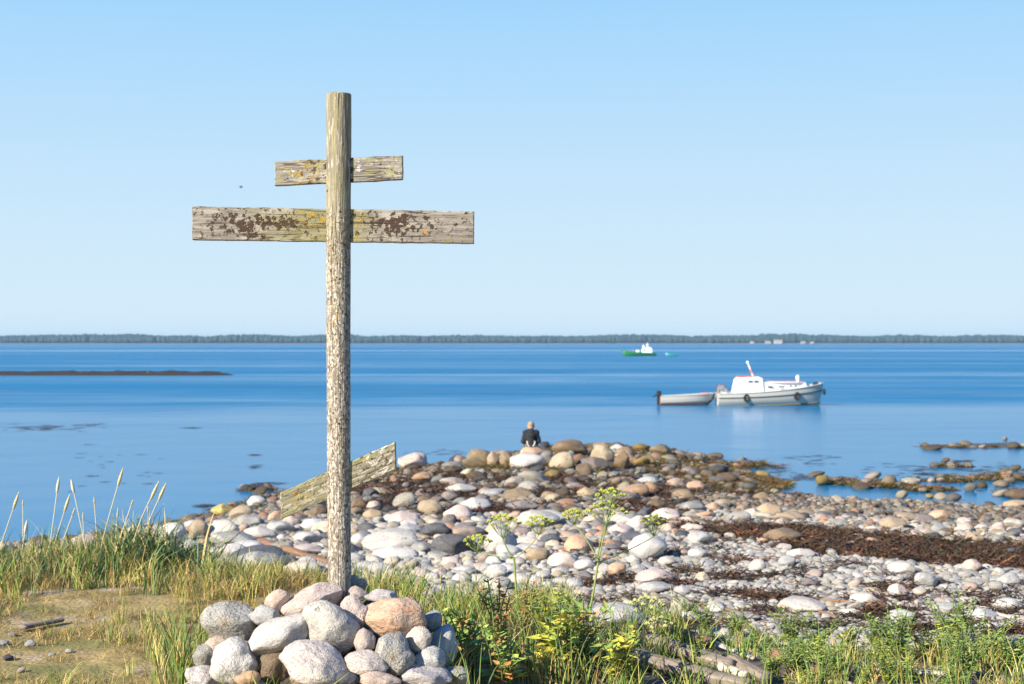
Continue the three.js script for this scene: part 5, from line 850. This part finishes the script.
// ---------------------------------------------------------------- the person
{
  function sdfMesh(c, half, res, f) {
    const mc = new MarchingCubes(res, M.black, false, false, 60000); mc.isolation = 0;
    const hs = res / 2; for (let k = 0; k < res; k++) for (let j = 0; j < res; j++) for (let i = 0; i < res; i++) mc.field[k * res * res + j * res + i] = -f(c[0] + (i - hs) / hs * half, c[1] + (j - hs) / hs * half, c[2] + (k - hs) / hs * half);
    mc.update(); const n = mc.count, g = new THREE.BufferGeometry();
    g.setAttribute('position', new THREE.BufferAttribute(mc.positionArray.slice(0, n * 3), 3)); g.scale(half, half, half); g.translate(...c);
    const m = mergeVertices(g, half / res * 0.02); m.computeVertexNormals(); const nn = m.attributes.normal; let out = 0; const pp = m.attributes.position; for (let i = 0; i < pp.count; i++) out += nn.getX(i) * (pp.getX(i) - c[0]) + nn.getY(i) * (pp.getY(i) - c[1]) + nn.getZ(i) * (pp.getZ(i) - c[2]);
    if (out < 0) { const id = m.index.array; for (let i = 0; i < id.length; i += 3) { const t = id[i]; id[i] = id[i + 1]; id[i + 1] = t; } m.computeVertexNormals(); }
    return m;
  }
  const cap = (x, y, z, a, b) => { const bx = b[0] - a[0], by = b[1] - a[1], bz = b[2] - a[2], t = clamp(((x - a[0]) * bx + (y - a[1]) * by + (z - a[2]) * bz) / (bx * bx + by * by + bz * bz + 1e-9), 0, 1); return Math.hypot(x - a[0] - bx * t, y - a[1] - by * t, z - a[2] - bz * t) - lerp(a[3], b[3], t); };
  const smin = (a, b, k) => { const h = clamp(0.5 + 0.5 * (b - a) / k, 0, 1); return lerp(b, a, h) - k * h * (1 - h); };
  const union = (bones, k) => (x, y, z) => { let d = 9; for (const [a, b] of bones) d = smin(d, cap(x, y, z, a, b), k); return d; };
  const S = (p, s) => [p[0] * s, p[1], p[2], p[3]];
  const pel = [0, 0.12, 0, 0.135], bel = [0, 0.27, -0.02, 0.13], che = [0, 0.44, -0.03, 0.15], nck = [0, 0.6, -0.045, 0.055], hd0 = [0, 0.70, -0.06, 0.085], hd1 = [0, 0.78, -0.05, 0.092], sh = [0.165, 0.52, -0.03, 0.06], el = [0.235, 0.27, -0.03, 0.046], wr = [0.17, 0.18, -0.27, 0.034], hip = [0.1, 0.1, 0, 0.095], kn = [0.15, 0.12, -0.44, 0.068], an = [0.13, -0.28, -0.47, 0.048], toe = [0.15, -0.33, -0.66, 0.038];
  const limbs = []; for (const s of [-1, 1]) limbs.push([S([0.1, 0.5, -0.03, 0.07], s), S(sh, s)], [S(sh, s), S(el, s)], [S(el, s), S(wr, s)], [S(hip, s), S(kn, s)], [S(kn, s), S(an, s)], [S(an, s), S(toe, s)]);
  const skin = union([[pel, bel], [bel, che], [che, nck], [nck, hd0], [hd0, hd1], ...limbs, [[0, 0.7, -0.145, 0.016], [0, 0.68, -0.165, 0.013]], [[0.093, 0.71, -0.05, 0.018], [0.093, 0.74, -0.05, 0.018]], [[-0.093, 0.71, -0.05, 0.018], [-0.093, 0.74, -0.05, 0.018]]], 0.035);
  const inflate = (bones, by) => bones.map(([a, b]) => [[a[0], a[1], a[2], a[3] + by], [b[0], b[1], b[2], b[3] + by]]);
  const up = [[pel, bel], [bel, che], [che, [0, 0.585, -0.035, 0.07]]]; for (const s of [-1, 1]) up.push([S([0.1, 0.5, -0.03, 0.07], s), S(sh, s)], [S(sh, s), S(el, s)], [S(el, s), S([0.185, 0.19, -0.24, 0.036], s)]);
  const down = [[pel, [0, 0.15, 0, 0.13]]]; for (const s of [-1, 1]) down.push([S(hip, s), S(kn, s)], [S(kn, s), S([0.13, -0.24, -0.47, 0.05], s)]);
  const feet = []; for (const s of [-1, 1]) feet.push([S(an, s), S([0.135, -0.31, -0.44, 0.045], s)], [S([0.13, -0.31, -0.44, 0.045], s), S(toe, s)]);
  const hand = (s) => { const w = [wr[0] * s, wr[1], wr[2]], b = [[[w[0], w[1], w[2], 0.03], [w[0] - s * 0.02, w[1] - 0.02, w[2] - 0.075, 0.03]]]; for (let i = 0; i < 4; i++) { const o = (i - 1.5) * 0.02, l = [0.062, 0.07, 0.066, 0.052][i], x = w[0] - s * 0.02 + o, y = w[1] - 0.02, z = w[2] - 0.09; b.push([[x, y, z, 0.0095], [x, y - 0.012, z - l * 0.5, 0.009]], [[x, y - 0.012, z - l * 0.5, 0.009], [x, y - 0.045, z - l * 0.75, 0.008]]); } b.push([[w[0] - s * 0.03, w[1] - 0.01, w[2] - 0.03, 0.012], [w[0] - s * 0.06, w[1] - 0.025, w[2] - 0.065, 0.0095]], [[w[0] - s * 0.06, w[1] - 0.025, w[2] - 0.065, 0.0095], [w[0] - s * 0.062, w[1] - 0.045, w[2] - 0.09, 0.0085]]); return sdfMesh([w[0] - s * 0.02, w[1] - 0.02, w[2] - 0.07], 0.11, 56, union(b, 0.008)); };
  const p = top(new THREE.Group(), 'person'), d = 44.5, base = at(531, 449.5, d); p.position.copy(base);
  tag(p, 'person in a black jacket and beige cap sitting on the rocks, facing the water', 'person');
  mesh('body', mergeGeometries([sdfMesh([0, 0.22, -0.28], 0.68, 96, skin), hand(-1), hand(1)].map((g) => { for (const k of Object.keys(g.attributes)) if (!['position', 'normal'].includes(k)) g.deleteAttribute(k); return g; })), std({ color: rgb(0.46, 0.28, 0.2), roughness: 0.6 }), p);
  const jf = union(inflate(up, 0.028), 0.05), fold = (x, y, z) => jf(x, y, z) + 0.006 * Math.sin(y * 38 + x * 12 + 3 * noise(x * 6, y * 6, z * 6));
  const jk = mesh('jacket', sdfMesh([0, 0.3, -0.1], 0.48, 88, (x, y, z) => Math.max(fold(x, y, z), y - 0.66, 0.04 - y)), std({ color: rgb(0.012, 0.014, 0.018), roughness: 0.85 }), p);
  mesh('hood', sdfMesh([0, 0.58, 0.03], 0.2, 40, (x, y, z) => smin(cap(x, y, z, [-0.07, 0.57, 0.05, 0.05], [0.07, 0.57, 0.05, 0.05]), cap(x, y, z, [0, 0.55, 0.07, 0.05], [0, 0.6, 0.03, 0.06]), 0.03)), std({ color: rgb(0.012, 0.014, 0.018), roughness: 0.85 }), jk);
  mesh('trousers', sdfMesh([0, -0.02, -0.24], 0.42, 80, (x, y, z) => Math.max(union(inflate(down, 0.016), 0.04)(x, y, z), y - 0.2)), std({ color: rgb(0.11, 0.095, 0.085), roughness: 0.9 }), p);
  mesh('shoes', sdfMesh([0, -0.3, -0.54], 0.28, 50, (x, y, z) => Math.max(union(inflate(feet, 0.014), 0.02)(x, y, z), -0.37 - y)), std({ color: rgb(0.03, 0.03, 0.03) }), p);
  mesh('cap', sdfMesh([0, 0.77, -0.06], 0.17, 44, (x, y, z) => Math.min(Math.max(cap(x, y, z, [0, 0.745, -0.052, 0.1], [0, 0.785, -0.05, 0.1]), 0.735 - y), Math.max(Math.hypot(x * 0.9, (z + 0.1) * 0.75) - 0.085, Math.abs(y - 0.745) - 0.012))), std({ color: rgb(0.33, 0.22, 0.13), roughness: 0.9 }), p);
  for (const s of [-1, 1]) mesh('strap', tube([[s * 0.12, 0.27, 0.135], [s * 0.105, 0.18, 0.165], [s * 0.06, 0.1, 0.17]], 0.016), std({ color: rgb(0.7, 0.68, 0.62) }), jk);
  // the rock that carries the person
  const o = new THREE.Mesh(STONES[5], KIND.brown.mats[1]); o.position.set(base.x + 0.02, base.y - 0.33, base.z + 0.02); o.scale.set(0.42, 0.345, 0.4); o.castShadow = o.receiveShadow = true; tag(top(o, 'seat_rock'), 'brown rock that the person is sitting on', 'stone');
  const f = new THREE.Mesh(STONES[8], KIND.tan.mats[1]); f.position.set(base.x, base.y - 0.5, base.z - 0.75); f.scale.set(0.5, 0.16, 0.45); f.castShadow = f.receiveShadow = true; tag(top(f, 'foot_rock'), 'flat tan rock under the seated person\'s feet', 'stone');
}
// a gull, only a speck, left of the upper crossbar
{
  const b = top(new THREE.Group(), 'bird'), d = 120; b.position.copy(at(241, 187, d)); b.rotation.y = 0.6;
  mesh('body', new THREE.SphereGeometry(0.07, 10, 8).scale(2.2, 1, 1), M.black, b);
  for (const s of [-1, 1]) { const g = new THREE.BufferGeometry(); g.setAttribute('position', new THREE.Float32BufferAttribute([0.08, 0.02, 0, -0.1, 0.02, 0, 0.0, 0.09, s * 0.2, 0.0, 0.09, s * 0.2, -0.1, 0.02, 0, -0.1, 0.05, s * 0.38], 3)); g.computeVertexNormals(); mesh('wing', g, M.black, b); }
  tag(b, 'tiny dark bird in the sky left of the cross', 'bird');
}
renderer.render(scene, camera);
